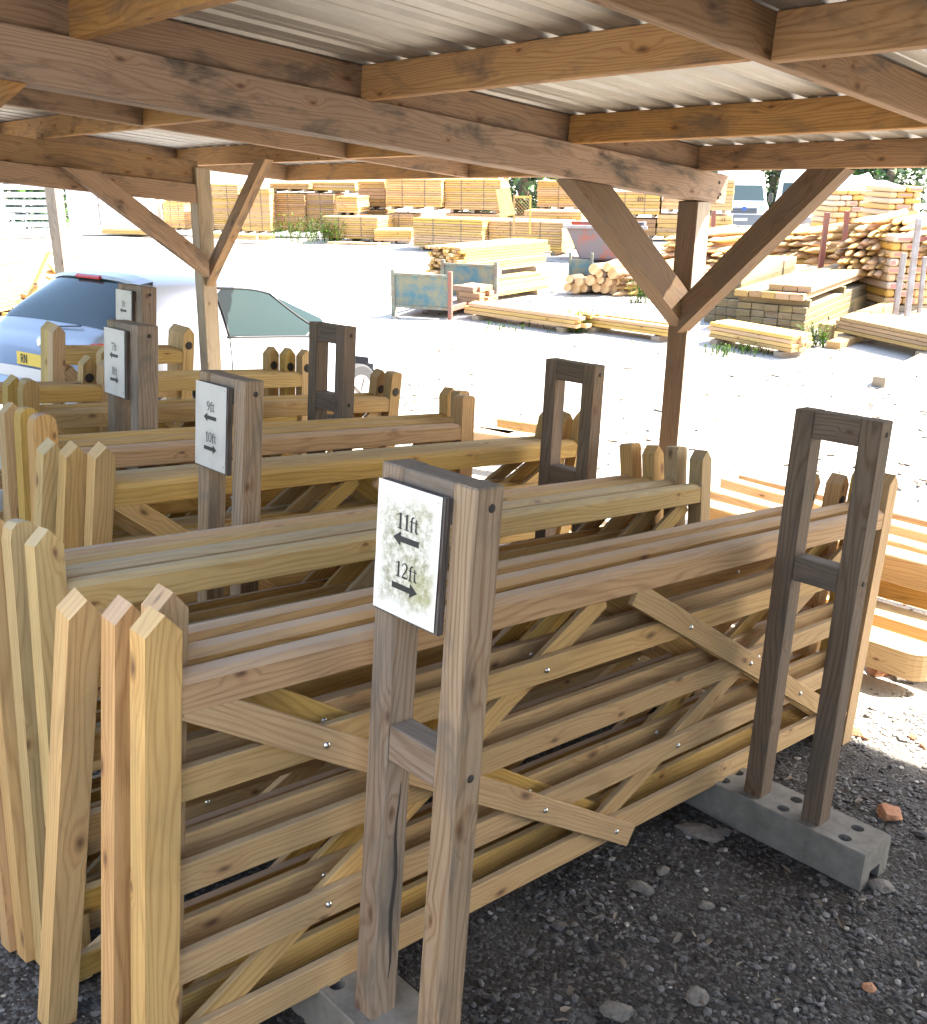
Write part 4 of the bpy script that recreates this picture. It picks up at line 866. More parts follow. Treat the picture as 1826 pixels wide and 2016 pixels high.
# ------------------------------------------------------------------ sacks on pallets
def sacks(label, xl, xr, yt, Y, rows, redcols, z0=0.0):
    A = atY(xl, 470, Y); A.z = z0; W = atY(xr, 470, Y).x - A.x; H = atY(xl, yt, Y).z - z0; t = thing('sack_pallet', label, 'pallet of sacks', frame(A, (1, .12, 0)), 'pallets of printed yellow sacks')
    MB().box((W / 2, .5, .06), (W, 1.0, .1), (1, 0, 0)).build('pallet', 'pallet', t)
    rh = (H - .12) / rows; nc = max(2, round(W / .30)); cw = W / nc; m = MB(); rr = MB()
    for r in range(rows):
        o = .5 * cw * (r % 2)
        for c_ in range(-1 if r % 2 else 0, nc):
            x0 = max(0, c_ * cw + o); x1 = min(W, (c_ + 1) * cw + o)
            if x1 - x0 < .06: continue
            dy = R.uniform(-.02, .02)
            m.box(((x0 + x1) / 2, .5 + dy, .12 + rh * (r + .5)), (x1 - x0 - .012, 1.0, rh - .012), (1, 0, 0), ch=.035)
            xm = (x0 + x1) / 2
            for (f0, f1, pr_) in redcols:
                if f0 < xm / W < f1 and R.random() < pr_:
                    ww = (x1 - x0) * R.uniform(.35, .8); MB().box((xm + R.uniform(-.03, .03), .5 + dy - .5015, .12 + rh * (r + .5)), (ww, .004, rh * R.uniform(.35, .6)), (1, 0, 0), ch=0.001).build('red_print', 'wrapr', t)
    m.build('sacks', 'wrapy', t)
    return t
sacks('left pallet of yellow sacks with red print, behind the tall stake heap', 1633, 1738, 372, 22, 15, [(.25, .8, .35)])
sacks('middle pallet of yellow sacks with a red printed column', 1740, 1808, 366, 20, 17, [(.3, 1, .6)])
sacks('right pallet of yellow and red sacks reaching lowest, at the picture edge', 1760, 1880, 462, 17.3, 9, [(0, .6, .8)])
wt = thing('white_bulk_bag', 'white crumpled plastic bulk bag lying on top of the yellow sacks', 'bulk bag', frame(atY(1650, 371, 22.3), (1, .12, 0)))
mb = MB(); nx = 22
for i in range(nx + 1):
    for j in range(7):
        x = 1.6 * i / nx; y = .9 * j / 6; e = math.sin(math.pi * i / nx) ** .4 * math.sin(math.pi * j / 6) ** .4
        mb.v.append((x, y, e * (.22 + .12 * noise.noise(Vector((x * 3, y * 3, 0)))) * (1.3 if i < 12 else .8)))
for i in range(nx):
    for j in range(6): a_ = i * 7 + j; mb.f.append((a_, a_ + 7, a_ + 8, a_ + 1)); mb.uv.append([(0, 0)] * 4); mb.mi.append(0); mb.sm.append(True)
mb.build('bag', 'white', wt)

# ------------------------------------------------------------------ silver hatchback
def lerp_tab(tab, x):
    for i in range(len(tab) - 1):
        if x <= tab[i + 1][0]:
            a, b = tab[i], tab[i + 1]; t = (x - a[0]) / (b[0] - a[0]); p = tab[max(0, i - 1)]; n = tab[min(len(tab) - 1, i + 2)]
            ma = (b[1] - p[1]) / max(1e-6, b[0] - p[0]) * (b[0] - a[0]); mb_ = (n[1] - a[1]) / max(1e-6, n[0] - a[0]) * (b[0] - a[0])
            t2, t3 = t * t, t * t * t
            return (2 * t3 - 3 * t2 + 1) * a[1] + (t3 - 2 * t2 + t) * ma + (-2 * t3 + 3 * t2) * b[1] + (t3 - t2) * mb_
    return tab[-1][1]
CL = 4.1
zT = [(0, .66), (.05, .95), (.14, 1.03), (.34, 1.24), (.56, 1.43), (.66, 1.475), (.95, 1.50), (1.5, 1.515), (2.05, 1.485), (2.5, 1.33), (3.0, 1.07), (3.2, 1.0), (3.7, .89), (3.98, .74), (4.1, .58)]
zB = [(0, .62), (.06, .90), (.2, .99), (1., .965), (2.6, .93), (3.1, .92), (3.6, .83), (4.0, .68), (4.1, .55)]
hW = [(0, .66), (.12, .78), (.4, .85), (1, .875), (2.8, .875), (3.5, .85), (3.85, .76), (4.1, .55)]
zS = [(0, .34), (.2, .26), (3.8, .24), (4.1, .32)]
def csurf(x, t, off=0.0):                                              # t 0 sill .. .45 belt .. 1 centre line
    b, T, h, s_ = lerp_tab(zB, x), lerp_tab(zT, x), lerp_tab(hW, x), lerp_tab(zS, x); T = max(T, b + .012)
    g = T - b; ht = h - .055 - g * .40
    if t < .45:
        q = t / .45; y = h * (.93 + .07 * math.sin(q * math.pi * .9 + .15)) ; z = s_ + (b - s_) * q
    else:
        q = (t - .45) / .55; r = .16 * min(1, g / .4)
        if q < .5:
            k = q / .5; y = h * .955 + (ht - h * .955) * k; z = b + (g - r * .62) * k; 
            y += .018 * math.sin(math.pi * k)
        else:
            k = (q - .5) / .5; a = k * math.pi / 2; y = ht * (1 - k ** 1.5); z = b + g - r * .62 * (1 - math.sin(a) ** .8)
    return y, z + off
def car():
    p = Vector((-3.95, 9.0, -0.03)); ya = 0.975; sc_ = 1.06
    M = yawm(p, ya) @ Matrix.Rotation(0.105, 4, 'Y') @ Matrix.Scale(sc_, 4); t = thing('parked_car', 'silver hatchback car parked behind the gates, seen from its rear corner', 'car', M)
    xs = [CL * (i / 84) for i in range(85)]; ts = [j / 22 for j in range(23)]; mb = MB(); n = len(ts) * 2 - 1
    for x in xs:
        row = [(x, -csurf(x, q)[0], csurf(x, q)[1]) for q in ts] + [(x, csurf(x, q)[0], csurf(x, q)[1]) for q in reversed(ts[:-1])]
        mb.v += row
    def isglass(i, k):
        x = (xs[i] + xs[i + 1]) / 2; q = (ts + ts[-2::-1]); kk = k if k < 22 else n - 2 - k; tt = (ts[kk] + ts[kk + 1]) / 2
        if .20 < x < .56 and tt > .735: return True
        if 2.12 < x < 2.96 and tt > .735: return True
        lim = .70 if x < 2.1 else .70
        if .475 < tt < .70 and 1.46 < x < 2.75: return True
        return False
    for i in range(len(xs) - 1):
        for k in range(n - 1):
            if isglass(i, k): continue
            a = i * n + k; wx, z = (xs[i] + xs[i + 1]) / 2, mb.v[a][2]
            if any((wx - c) ** 2 + (z - .31) ** 2 < .36 ** 2 for c in (.68, 3.28)) and (k < 9 or k > n - 11): continue
            mb.f.append((a, a + 1, a + n + 1, a + n)); mb.uv.append([(0, 0)] * 4); mb.mi.append(0); mb.sm.append(True)
    for e in (0, len(xs) - 1):
        mb.f.append(tuple(range(e * n, e * n + n))); mb.uv.append([(0, 0)] * n); mb.mi.append(0); mb.sm.append(False)
    mb.build('body', 'silver', t)
    def patch(name, x0, x1, t0, t1, sides, mat='glass', off=.004, lowfn=None, hifn=None, nx=14, nt_=8, par=None):
        for sd_ in sides:
            m = MB()
            for i in range(nx + 1):
                x = x0 + (x1 - x0) * i / nx; a = lowfn(x) if lowfn else t0; b = hifn(x) if hifn else t1
                for j in range(nt_ + 1):
                    y, z = csurf(x, a + (b - a) * j / nt_); m.v.append((x, sd_ * (y + off), z + (off if a > .73 else 0)))
            for i in range(nx):
                for j in range(nt_): a = i * (nt_ + 1) + j; m.f.append((a, a + 1, a + nt_ + 2, a + nt_ + 1)); m.uv.append([(0, 0)] * 4); m.mi.append(0); m.sm.append(True)
            m.build(name, mat, par or t)
    patch('side_window', 1.44, 2.80, .465, .71, (-1, 1), 'sideglass', nx=16, hifn=lambda x: .71 if x > 1.5 else .68)
    0 and patch('rear_side_window', .66, 1.36, .47, .70, (-1, 1), 'dglass', hifn=lambda x: .47 + .23 * min(1, (x - .6) * 2.6))
    # rear window and windscreen: across the centre line
    for nm, x0, x1 in (('rear_window', .18, .57), ('windscreen', 2.10, 3.0)):
        m = MB(); nx = 12; q = [.73 + .27 * j / 8 for j in range(9)]
        for i in range(nx + 1):
            x = x0 + (x1 - x0) * i / nx
            r = [(x - .004, -(csurf(x, a)[0]), csurf(x, a)[1] + .003) for a in q] + [(x - .004, csurf(x, a)[0], csurf(x, a)[1] + .003) for a in reversed(q[:-1])]; m.v += r
        for i in range(nx):
            for j in range(16): a = i * 17 + j; m.f.append((a, a + 1, a + 18, a + 17)); m.uv.append([(0, 0)] * 4); m.mi.append(0); m.sm.append(True)
        m.build(nm, 'dglass' if nm == 'rear_window' else 'glass', t)
    # dark window surrounds
    m = MB()
    for sd_ in (-1, 1):
        P = [(1.43, .455), (2.86, .455)]; 
        for (xa, ta, xb, tb) in ((1.40, .458, 2.92, .458), (1.43, .458, 1.43, .715), (1.43, .715, 2.15, .715), (2.15, .715, 2.90, .470), (2.60, .46, 2.58, .60)):
            pts = []
            for k in range(9):
                x = xa + (xb - xa) * k / 8; q_ = ta + (tb - ta) * k / 8; y, z = csurf(x, q_); pts.append((x, sd_ * (y + .006), z))
            m.tube(pts, .011, 6)
    m.build('window_seal', 'black', t)
    for sd_ in (-1,): 
        m = MB()
        for X0 in (1.39, 2.95):
            m = MB(); pts = [(X0 + .05 * math.sin(q * 4), sd_ * (csurf(X0, q)[0] + .001), csurf(X0, q)[1]) for q in [.05 + .4 * k / 8 for k in range(9)]]; m.tube(pts, .006, 5); m.build('door_seam', 'black', t)

    # interior, wheels, lamps
    MB().box((1.9, 0, .60), (2.4, 1.45, .50), (1, 0, 0), ch=.05).build('cabin_floor', 'interior', t)
    for x in (1.15, 1.95):
        for y in (-.36, .36): MB().box((x, y, .93), (.16, .46, .62), (1, 0, -.25), (.25, 0, 1), ch=.05).build('seat', 'interior', t)
    sw = MB(); sw.tube([(2.42 + .06 * math.sin(a), -.36 + .18 * math.cos(a), .98 + .17 * math.sin(a)) for a in [k * 6.2832 / 20 for k in range(21)]], .014, 8, caps=False); sw.build('steering_wheel', 'black', t)
    MB().box((2.75, 0, .93), (.35, 1.4, .12), (1, 0, 0), ch=.04).build('dashboard', 'interior', t)
    for x in (.68, 3.28):
        for y in (-.80, .80):
            wm = MB(); wm.tube([(x, y - .10, .31), (x, y - .085, .31), (x, y + .085, .31), (x, y + .10, .31)], [.285, .31, .31, .285], 28); o = wm.build('wheel', 'rubber', t)
            rm = MB(); s_ = -1 if y < 0 else 1; rm.tube([(x, y + s_ * .09, .31), (x, y + s_ * .104, .31)], [.20, .19], 24)
            for k in range(5): a = k * 1.2566; rm.bar((x, y + s_ * .107, .31), (x + .18 * math.cos(a), y + s_ * .104, .31 + .18 * math.sin(a)), .01, .035, (0, 1, 0))
            rm.build('rim', 'rustgrey', o)
    MB().box((.545, 0, 1.452), (.04, .34, .028), (.9, 0, .5), ch=.008).build('brake_light', 'red', t)
    spm = MB(); 
    for i in range(13):
        y = -.60 + 1.2 * i / 12; b_ = .06 * (abs(y) / .6) ** 2
        for (dx, dz) in ((-.06 + b_, -.018), (-.055 + b_, .012), (.10 + b_, .040), (.10 + b_, .0)): spm.v.append((.60 + dx, y, 1.462 + dz - .06 * (y / .6) ** 4 * .9))
    for i in range(12):
        for k in range(4): a = i * 4 + k; b_ = i * 4 + (k + 1) % 4; spm.f.append((a, b_, b_ + 4, a + 4)); spm.uv.append([(0, 0)] * 4); spm.mi.append(0); spm.sm.append(False)
    spm.build('roof_spoiler', 'silver', t)
    for y in (-1, 1): MB().box((.10, y * .70, .80), (.10, .16, .30), (1, 0, 0), ch=.03).build('tail_light', 'red', t)
    bm2 = MB(); bm2.box((.03, 0, .42), (.20, 1.42, .26), (1, 0, 0), ch=.06); bm2.build('bumper', 'silver', t)
    pl = MB().box((-.004, 0.02, .735), (.012, .52, .11), (1, 0, 0), ch=.002).build('number_plate', 'plate', t)
    ik = MB(); write(ik, 'RN', -.15, .735, .075, lambda x, z: (-.013, .02 - x, z)); ik.build('plate_text', 'ink', pl)
    MB().bar((.10, .03, 1.02), (.145, -.42, 1.065), .018, .012).build('wiper', 'black', t)
    MB().dome((.035, .0, .90), .045, (-1, 0, .2), .2, n=6).build('emblem', 'bolt', t)
    MB().box((2.72, -.99, 1.0), (.14, .20, .13), (1, 0, 0), ch=.04).build('wing_mirror', 'silver', t)
    MB().box((1.62, -.885, .80), (.16, .03, .03), (1, 0, 0), ch=.01).build('door_handle', 'silver', t)
car()

# ------------------------------------------------------------------ vans
def van(label, M, rear=False, ladder=False):
    t = thing('panel_van', label, 'van', M, 'white vans parked beyond the timber'); W = 1.95
    # front faces -y
    pr = [(0, .35), (0, .95), (.12, 1.12), (.75, 1.28), (1.35, 2.05), (1.75, 2.38), (2.4, 2.50), (5.2, 2.50), (5.3, 2.35), (5.3, .35)]
    if rear: pr = [(0, .45), (-.02, 1.1), (.10, 2.15), (.25, 2.25), (4.6, 2.25), (4.8, .45)]
    mb = MB(); n = len(pr); ys = [-W / 2, -W / 2 + .10, W / 2 - .10, W / 2]
    for j, y in enumerate(ys):
        for (a, z) in pr:
            s_ = 1.0; mb.v.append(((y * (1 - .10 * max(0, z - 1.1))), a + (.06 if j in (0, 3) else 0) * (1 if a < 1 else 0), z - (.05 if j in (0, 3) and z > 2 else 0)))
    for j in range(3):
        for k in range(n): a, b = j * n + k, j * n + (k + 1) % n; mb.f.append((a, b, b + n, a + n)); mb.uv.append([(0, 0)] * 4); mb.mi.append(0); mb.sm.append(False)
    mb.f += [tuple(range(n)), tuple(reversed(range(3 * n, 4 * n)))]; mb.uv += [[(0, 0)] * n] * 2; mb.mi += [0, 0]; mb.sm += [False, False]
    mb.build('body', 'white', t)
    def quad(name, pts, mat, par=t):
        m = MB(); c = sum((Vector(p) for p in pts), Vector()) / 4; nn = (Vector(pts[1]) - Vector(pts[0])).cross(Vector(pts[3]) - Vector(pts[0])).normalized()
        if nn.y > 0: nn = -nn
        a = [Vector(p) + nn * .012 for p in pts]; b = [Vector(p) - nn * .02 for p in pts]; m.face(a)
        for i in range(4): m.face([a[i], b[i], b[(i + 1) % 4], a[(i + 1) % 4]])
        return m.build(name, mat, par)
    if not rear:
        quad('windscreen', [(-.86, .79, 1.33), (.86, .79, 1.33), (.76, 1.36, 2.04), (-.76, 1.36, 2.04)], 'dglass')
        MB().box((0, -.005, .60), (1.9, .05, .42), (1, 0, 0), ch=.02).build('bumper', 'greyplastic', t)
        gr = MB().box((0, .0, .98), (1.05, .06, .26), (1, 0, 0), ch=.02).build('grille', 'greyplastic', t)
        for z in (.92, 1.0): MB().box((0, -.035, z), (.98, .02, .025), (1, 0, 0)).build('grille_bar', 'black', gr)
        MB().dome((-.0, -.04, 1.05), .10, (0, -1, 0), .15, n=16).build('oval_emblem', 'blueoval', gr)
        for x in (-.74, .74): quad('headlight', [(x - .17, .0, .98), (x + .17, .0, .98), (x + .17, .10, 1.20), (x - .13, .10, 1.20)], 'bolt')
        MB().box((-.1, -.035, .62), (.52, .01, .11), (1, 0, 0), ch=.001).build('number_plate', 'wplate', t)
        for x in (-1, 1):
            m = MB().box((x * 1.12, .95, 1.45), (.16, .10, .34), (1, 0, 0), ch=.03).build('wing_mirror', 'black', t)
    else:
        for x in (-.47, .47): quad('rear_window', [(x - .30, -.005, 1.25), (x + .30, -.005, 1.25), (x + .28, .07, 1.80), (x - .28, .07, 1.80)], 'dglass')
        MB().box((0, -.03, .52), (1.9, .10, .22), (1, 0, 0), ch=.02).build('bumper', 'rustgrey', t)
        MB().box((0, -.02, 1.2), (.02, .02, 1.3), (1, 0, 0), ch=0).build('door_seam', 'greyplastic', t); MB().box((.10, -.04, .98), (.06, .03, .28), (1, 0, 0), ch=.01).build('door_handle', 'black', t)
        for x in (-.9, .9): MB().box((x, .02, .95), (.09, .05, .30), (1, 0, 0), ch=.01).build('tail_light', 'red', t)
        MB().dome((-.35, .6, 2.25), .09, (0, 0, 1), 1.2).build('beacon', 'red', t)
    for x in (-.86, .86):
        for y in ((.95, 4.3) if not rear else (.95, 3.6)):
            m = MB(); m.tube([(x - .11, y, .34), (x + .11, y, .34)], .34, 20); m.build('wheel', 'rubber', t)
    return t
g0 = atY(1462, 452, 43); g0.z = gz(g0) ; van('white panel van facing the camera with grey bumper, seen left of the dark brace', yawm(g0, -.17))
g1 = atY(1578, 440, 37); g1.z = gz(g1); van('white van seen from behind with two dark rear windows, behind the dark brace', yawm(g1, -.34), rear=True)
g2 = atY(1890, 400, 30); g2.z = gz(g2); van('white van whose windscreen edge shows above the yellow sacks', yawm(g2, -1.25))

# ------------------------------------------------------------------ left background
def cabin():
    a = atY(150, 450, 34); a.z = gz(a); t = thing('white_site_cabin', 'white site cabin with a thin door bar, left of the board packs', 'cabin', frame(a, (1, .1, 0)))
    MB().box((1.1, 1.5, 1.3), (2.6, 3.0, 2.6), (1, 0, 0), ch=.03).build('wall', 'render', t); MB().box((1.1, 1.5, 2.65), (2.8, 3.2, .1), (1, 0, 0), ch=.02).build('roof', 'rustgrey', t)
    MB().box((.8, -.02, 1.3), (.04, .03, 2.0), (1, 0, 0)).build('door_bar', 'rustgrey', t); MB().box((.9, -.02, .95), (1.0, .03, .03), (1, 0, 0)).build('door_bar', 'rustgrey', t)
cabin()
def crate():
    a = atY(-30, 446, 33); a.z = 0.1; b = atY(112, 446, 33); W = (b.x - a.x); t = thing('slatted_stack', 'stack of white slatted panels behind the dark kerb beam at far left', 'panel stack', frame(a, (1, 0, 0)))
    for z in (.25, .48, .70, .92, 1.15, 1.38): MB().box((W / 2, R.uniform(-.02, .02), z), (W * .97, .5, .14), (1, 0, 0)).build('slat', 'whitewood', t)
    for x in (W * .36, W * .98, W * .02): MB().box((x, -.31, .72), (.08, .08, 1.55), (1, 0, 0)).build('upright', 'whitewood', t)
crate()
a = at(-60, 474); b = at(160, 463); o = MB().bar(a + Vector((0, 0, .13)), b + Vector((0, 0, .13)), .25, .26, ch=.01).build('kerb_beam', 'kerb'); tag(o, 'long dark weathered kerb beam lying across the yard at far left', 'kerb beam')
def barkheap():
    p = at(120, 612); t = thing('firewood_heap', 'heap of pale offcut slabs inside a leaning timber frame at the left, behind the car', 'offcut heap', frame(p, (1, .3, 0)))
    for i in range(60):
        r = R.random() ** .6 * .9; a = R.uniform(0, 6.28); z = max(.05, (.75 - r * .7) * R.random())
        MB().box((r * math.cos(a), r * math.sin(a), z), (R.uniform(.2, .5), R.uniform(.08, .16), R.uniform(.03, .07)), (R.uniform(-1, 1), R.uniform(-1, 1), R.uniform(-.5, .5)), (0, R.uniform(-.4, .4), 1)).build('offcut', 'pack', t)
barkheap()
def aframe():
    P0 = atY(97, 498, 13.6); P1 = atY(28, 655, 12.9); P2 = atY(218, 513, 14.4); P3 = atY(70, 560, 13.2); P4 = atY(130, 566, 13.8)
    t = thing('offcut_frame', 'leaning sawn timber frame around the offcut heap at the left', 'timber frame')  # open frame of three sloping bars
    for a, b in ((P0, P1), (P0, P2), (P3, P4)): MB().bar(a, b, .07, .05).build('bar', 'pack', t)
aframe()
# leaning lattice and panel
def lattice():
    a = atY(1013, 428, 27.2); t = thing('lattice_panel', 'lattice trellis panel leaning between the pale packs', 'trellis', frame(Vector((a.x, a.y, .02)), (1, 0, 0), (0, .15, 1))); W, H, zb = .42, .50, a.z
    for x in (0, W): MB().box((x, 0, zb + H / 2 - .2), (.05, .04, H + .5), (1, 0, 0)).build('frame_bar', 'pack', t)
    for z in (zb, zb + H): MB().box((W / 2, 0, z), (W, .04, .05), (1, 0, 0)).build('frame_bar', 'pack', t)
    for i in range(-4, 6):
        x0 = i * .09
        for s_ in (1, -1):
            pts = []
            for k in range(21):
                z = H * k / 20; x = (x0 + z) if s_ > 0 else (W - x0 - z)
                if 0 <= x <= W: pts.append((x, .012 * s_, zb + z))
            if len(pts) > 2: MB().bar(pts[0], pts[-1], .008, .018, (0, 1, 0), 0).build('lath', 'pack', t)
lattice()
p0 = atY(1000, 425, 26.9); p1 = atY(990, 372, 27.3); o = MB().bar(p0, p1, .05, .36, (1, 0, 0)).build('leaning_panel', 'pack'); tag(o, 'pale panel leaning on the upper pack beside the lattice', 'panel')

# ------------------------------------------------------------------ trees behind, weeds
def leafcloud(mb, c, rx, ry, rz, n, sz, seed):
    rr = random.Random(seed)
    for _ in range(n):
        a, b = rr.uniform(0, 6.283), math.acos(rr.uniform(-1, 1)); r = rr.uniform(.55, 1.05)
        d = Vector((math.sin(b) * math.cos(a), math.sin(b) * math.sin(a), math.cos(b)))
        if noise.noise(Vector((d.x * 2.3 + seed, d.y * 2.3, d.z * 2.3))) < -.22: continue
        p = Vector(c) + Vector((d.x * rx, d.y * ry, d.z * rz)) * r
        x = Vector((rr.uniform(-1, 1), rr.uniform(-1, 1), rr.uniform(-.6, .6))).normalized(); y = x.cross(Vector((rr.uniform(-1, 1), rr.uniform(-1, 1), rr.uniform(-1, 1)))).normalized(); s = sz * rr.uniform(.6, 1.4)
        mb.face([p - x * s, p + y * s * .5, p + x * s, p - y * s * .5])
def tree(label, x, y, Y, h, r, seed, n=5200):
    p = atY(x, y, Y); p.z = gz(p); t = thing('tree', label, 'tree', Matrix.Translation(p), 'trees behind the timber yard')
    MB().tube([(0, 0, -.2), (.1, 0, h * .3), (0, .1, h * .8)], [.28, .2, .06], 9).build('trunk', 'bark', t)
    for k in range(5): a = k * 1.3; MB().tube([(.05, 0, h * (.3 + .08 * k)), (math.cos(a) * r * .7, math.sin(a) * r * .7, h * (.45 + .08 * k))], [.09, .03], 6).build('limb', 'bark', t)
    mb = MB(); rr = random.Random(seed)
    for k in range(9): a = rr.uniform(0, 6.28); q = rr.uniform(0, r * .55); leafcloud(mb, (q * math.cos(a), q * math.sin(a), h * (.08 + .85 * k / 8)), r * .62, r * .62, h * .17, n // 9, .17, seed + k)
    mb.build('crown', 'tree', t)
tree('dark tree seen in the small gap above the lattice panel', 1028, 380, 40, 7.0, 3.0, 3)
tree('dark tree between the two white vans', 1520, 380, 52, 9.5, 3.6, 11)
tree('dark tree behind the rear-facing white van and the sacks', 1670, 380, 50, 9.0, 3.8, 17)
tree('dark tree just right of the others, above the white bulk bag', 1745, 385, 47, 8.5, 3.2, 31)
tree('small dark tree at far left behind the white slatted panels', 72, 400, 44, 6.5, 2.6, 23)
tree('green tree left of the van, behind the plank stacks', 1440, 380, 55, 9.0, 3.5, 41, 3500)
def weed(label, x, y, h, r, n, seed, mat='weed'):
    p = at(x, y); p.z = gz(p); mb = MB(); rr = random.Random(seed)
    for _ in range(n):
        a = rr.uniform(0, 6.283); q = r * rr.random() ** .7; b = Vector((q * math.cos(a), q * math.sin(a) * .6, 0)); L = h * rr.uniform(.4, 1.0); d = Vector((rr.uniform(-.35, .35), rr.uniform(-.35, .35), 1)).normalized()
        mb.tube([b, b + d * L], [.006, .003], 4, sm=False)
        for k in range(7):
            c = b + d * L * rr.uniform(.25, 1.05); u = Vector((rr.uniform(-1, 1), rr.uniform(-1, 1), rr.uniform(-.1, .6))).normalized(); s = rr.uniform(.03, .07) * (h / .6) ** .5; y_ = u.cross(Vector((0, 0, 1))).normalized() if abs(u.z) < .95 else Vector((1, 0, 0))
            mb.face([c, c + u * s + y_ * s * .3, c + u * s * 2, c + u * s - y_ * s * .3])
    o = mb.build('weed_clump', mat); o.location = p; return tag(o, label, 'weeds', 'weeds growing round the timber')
weed('tall yellow-green weeds in front of the dull brown packs', 575, 478, .85, .75, 60, 1); weed('bushy green weeds left of the long low pack', 640, 476, .80, .65, 60, 2); weed('low weeds at the right end of the bushy clump', 668, 474, .5, .4, 30, 3)
weed('bright weed standing between the two low plank stacks', 1138, 655, .42, .14, 22, 4); weed('green weed growing by the foot of the log heap', 1262, 596, .45, .2, 26, 5)
weed('low green weeds under the pale plank stack right of the post', 1455, 695, .15, .55, 60, 6); weed('weeds at the near corner of the big sleeper stack', 1603, 682, .36, .22, 40, 7); weed('low weeds beside the grey posts at the right', 1755, 600, .3, .35, 40, 8)
weed('sparse dry weeds along the front of the left plank stack', 1010, 650, .10, .9, 40, 9); weed('small green weeds at the extreme left beside the stack of gates', -30, 1450, .15, .2, 30, 10)

# ------------------------------------------------------------------ heavy posts stacked outside on the right
def bigpost(label, u0, v0, L, wz, h, wd, mat='gate_yellow', rnd=True, yaw=0.0):
    base = gpt(u0, v0); M = frame(base + Vector((0, 0, wz)), MSr @ Vector((math.sin(yaw), math.cos(yaw), 0)) * 1.0)
    mb = MB(); k = 8; pr = []
    if rnd: pr = [(wd / 2 - wd / 2 * math.sin(math.pi * i / k) * 1.0, wd / 2 * math.cos(math.pi * i / k)) for i in range(k + 1)]   # rounded near end
    else: pr = [(0, wd / 2), (0, -wd / 2)]
    pts = pr + [(L, -wd / 2), (L, wd / 2)]; n = len(pts); oU = R.random() * 4
    for z in (0, h):
        for (x, y) in pts: mb.v.append((x, y, z))
    mb.f.append(tuple(reversed(range(n)))); mb.uv.append([(p[0] + oU, p[1]) for p in reversed(pts)]); mb.mi.append(0); mb.sm.append(False)
    mb.f.append(tuple(range(n, 2 * n))); mb.uv.append([(p[0] + oU, p[1] + .5) for p in pts]); mb.mi.append(0); mb.sm.append(False)
    s = 0
    for i in range(n):
        j = (i + 1) % n; l = math.hypot(pts[i][0] - pts[j][0], pts[i][1] - pts[j][1]); mb.f.append((i, j, j + n, i + n)); mb.uv.append([(s + oU, 1), (s + l + oU, 1), (s + l + oU, 1 + h), (s + oU, 1 + h)]); mb.mi.append(0); mb.sm.append(False); s += l
    o = mb.build('heavy_gate_post', mat); o.matrix_world = M; return tag(o, label, 'gate post', 'heavy posts lying outside at the right')
bigpost('thick post with a rounded end lying nearest the camera at the right, raised on rubble', 5.20, 1.80, 3.2, .10, .15, .19)
bigpost('thick post with a rounded end lying second from the camera at the right', 5.55, 1.62, 3.3, .13, .15, .19)
def linepost(label, A, B, z0, h, wd, mat, grp='heavy posts lying outside at the right'):
    a = at(*A, z0); b = at(*B, z0); o = MB().bar(a + Vector((0, 0, h / 2)), b + Vector((0, 0, h / 2)), wd, h, ch=.008).build('heavy_gate_post', mat); return tag(o, label, 'gate post', grp)
linepost('square post lying third at the right, lowest of the farther group', (1930, 1222), (1392, 1071), .05, .15, .15, 'gate_orange')
linepost('square post stacked on the third one at the right', (1930, 1188), (1396, 1038), .205, .17, .15, 'gate_yellow')
linepost('square post fourth at the right, lit along its top', (1930, 1127), (1388, 975), .10, .07, .12, 'gate_yellow')
linepost('narrow post fifth at the right, half in sun', (1930, 1098), (1424, 958), .10, .08, .10, 'gate_yellow')
linepost('narrow post farthest out of those at the right', (1930, 1062), (1458, 944), .10, .05, .08, 'gate_orange')
g_ = 'boards lying outside behind the bare rack'
linepost('yellow board lying outside, nearest behind the middle bare rack', (1100, 886), (930, 864), .03, .10, .20, 'gate_yellow', g_)
linepost('orange board lying outside, left of the yellow ones behind the bare rack', (1010, 872), (908, 850), .03, .10, .14, 'gate_orange', g_)
linepost('yellow board lying farthest behind the bare rack', (1150, 866), (985, 842), .03, .11, .16, 'gate_yellow', g_)

# ------------------------------------------------------------------ unseen, added left of the shed: white box bouncing sun, leaves cutting sky light
bt = thing('bounce_box', 'unseen white box added left of the near gates as a sunlight bounce', 'bounce box', MS @ Matrix.Translation((-1.0, 1.6, -2.05)) @ Matrix.Rotation(0.12, 4, 'Y'))  # added out of view to throw sunlight onto the near stiles
MB().box((-.8, .1, 1.25), (1.6, 3.0, 1.9), (1, 0, 0), ch=.03).build('bounce_panel', 'white', bt)
MB().box((-.8, -.3, .25), (.9, 2.9, .1), (1, 0, 0), ch=.01).build('chassis', 'black', bt)
for x in (-.05, -1.55): MB().tube([(x - .09, .1, .3), (x + .09, .1, .3)], .3, 20).build('wheel', 'rubber', bt)
hm = MB()
for k in range(30):
    vv_ = -8 + k * .8; leafcloud(hm, tuple(S(-4.2 + .4 * math.sin(k * 2.1), vv_, .1 + .5 * math.sin(k))), 1.1, 1.1, 2.6, 330, .13, 100 + k)
tag(hm.build('blocking_hedge', 'tree'), 'unseen leaf screen added beyond the bounce box at the left', 'blocking_hedge', kind='stuff')  # foliage added out of view to darken the left side

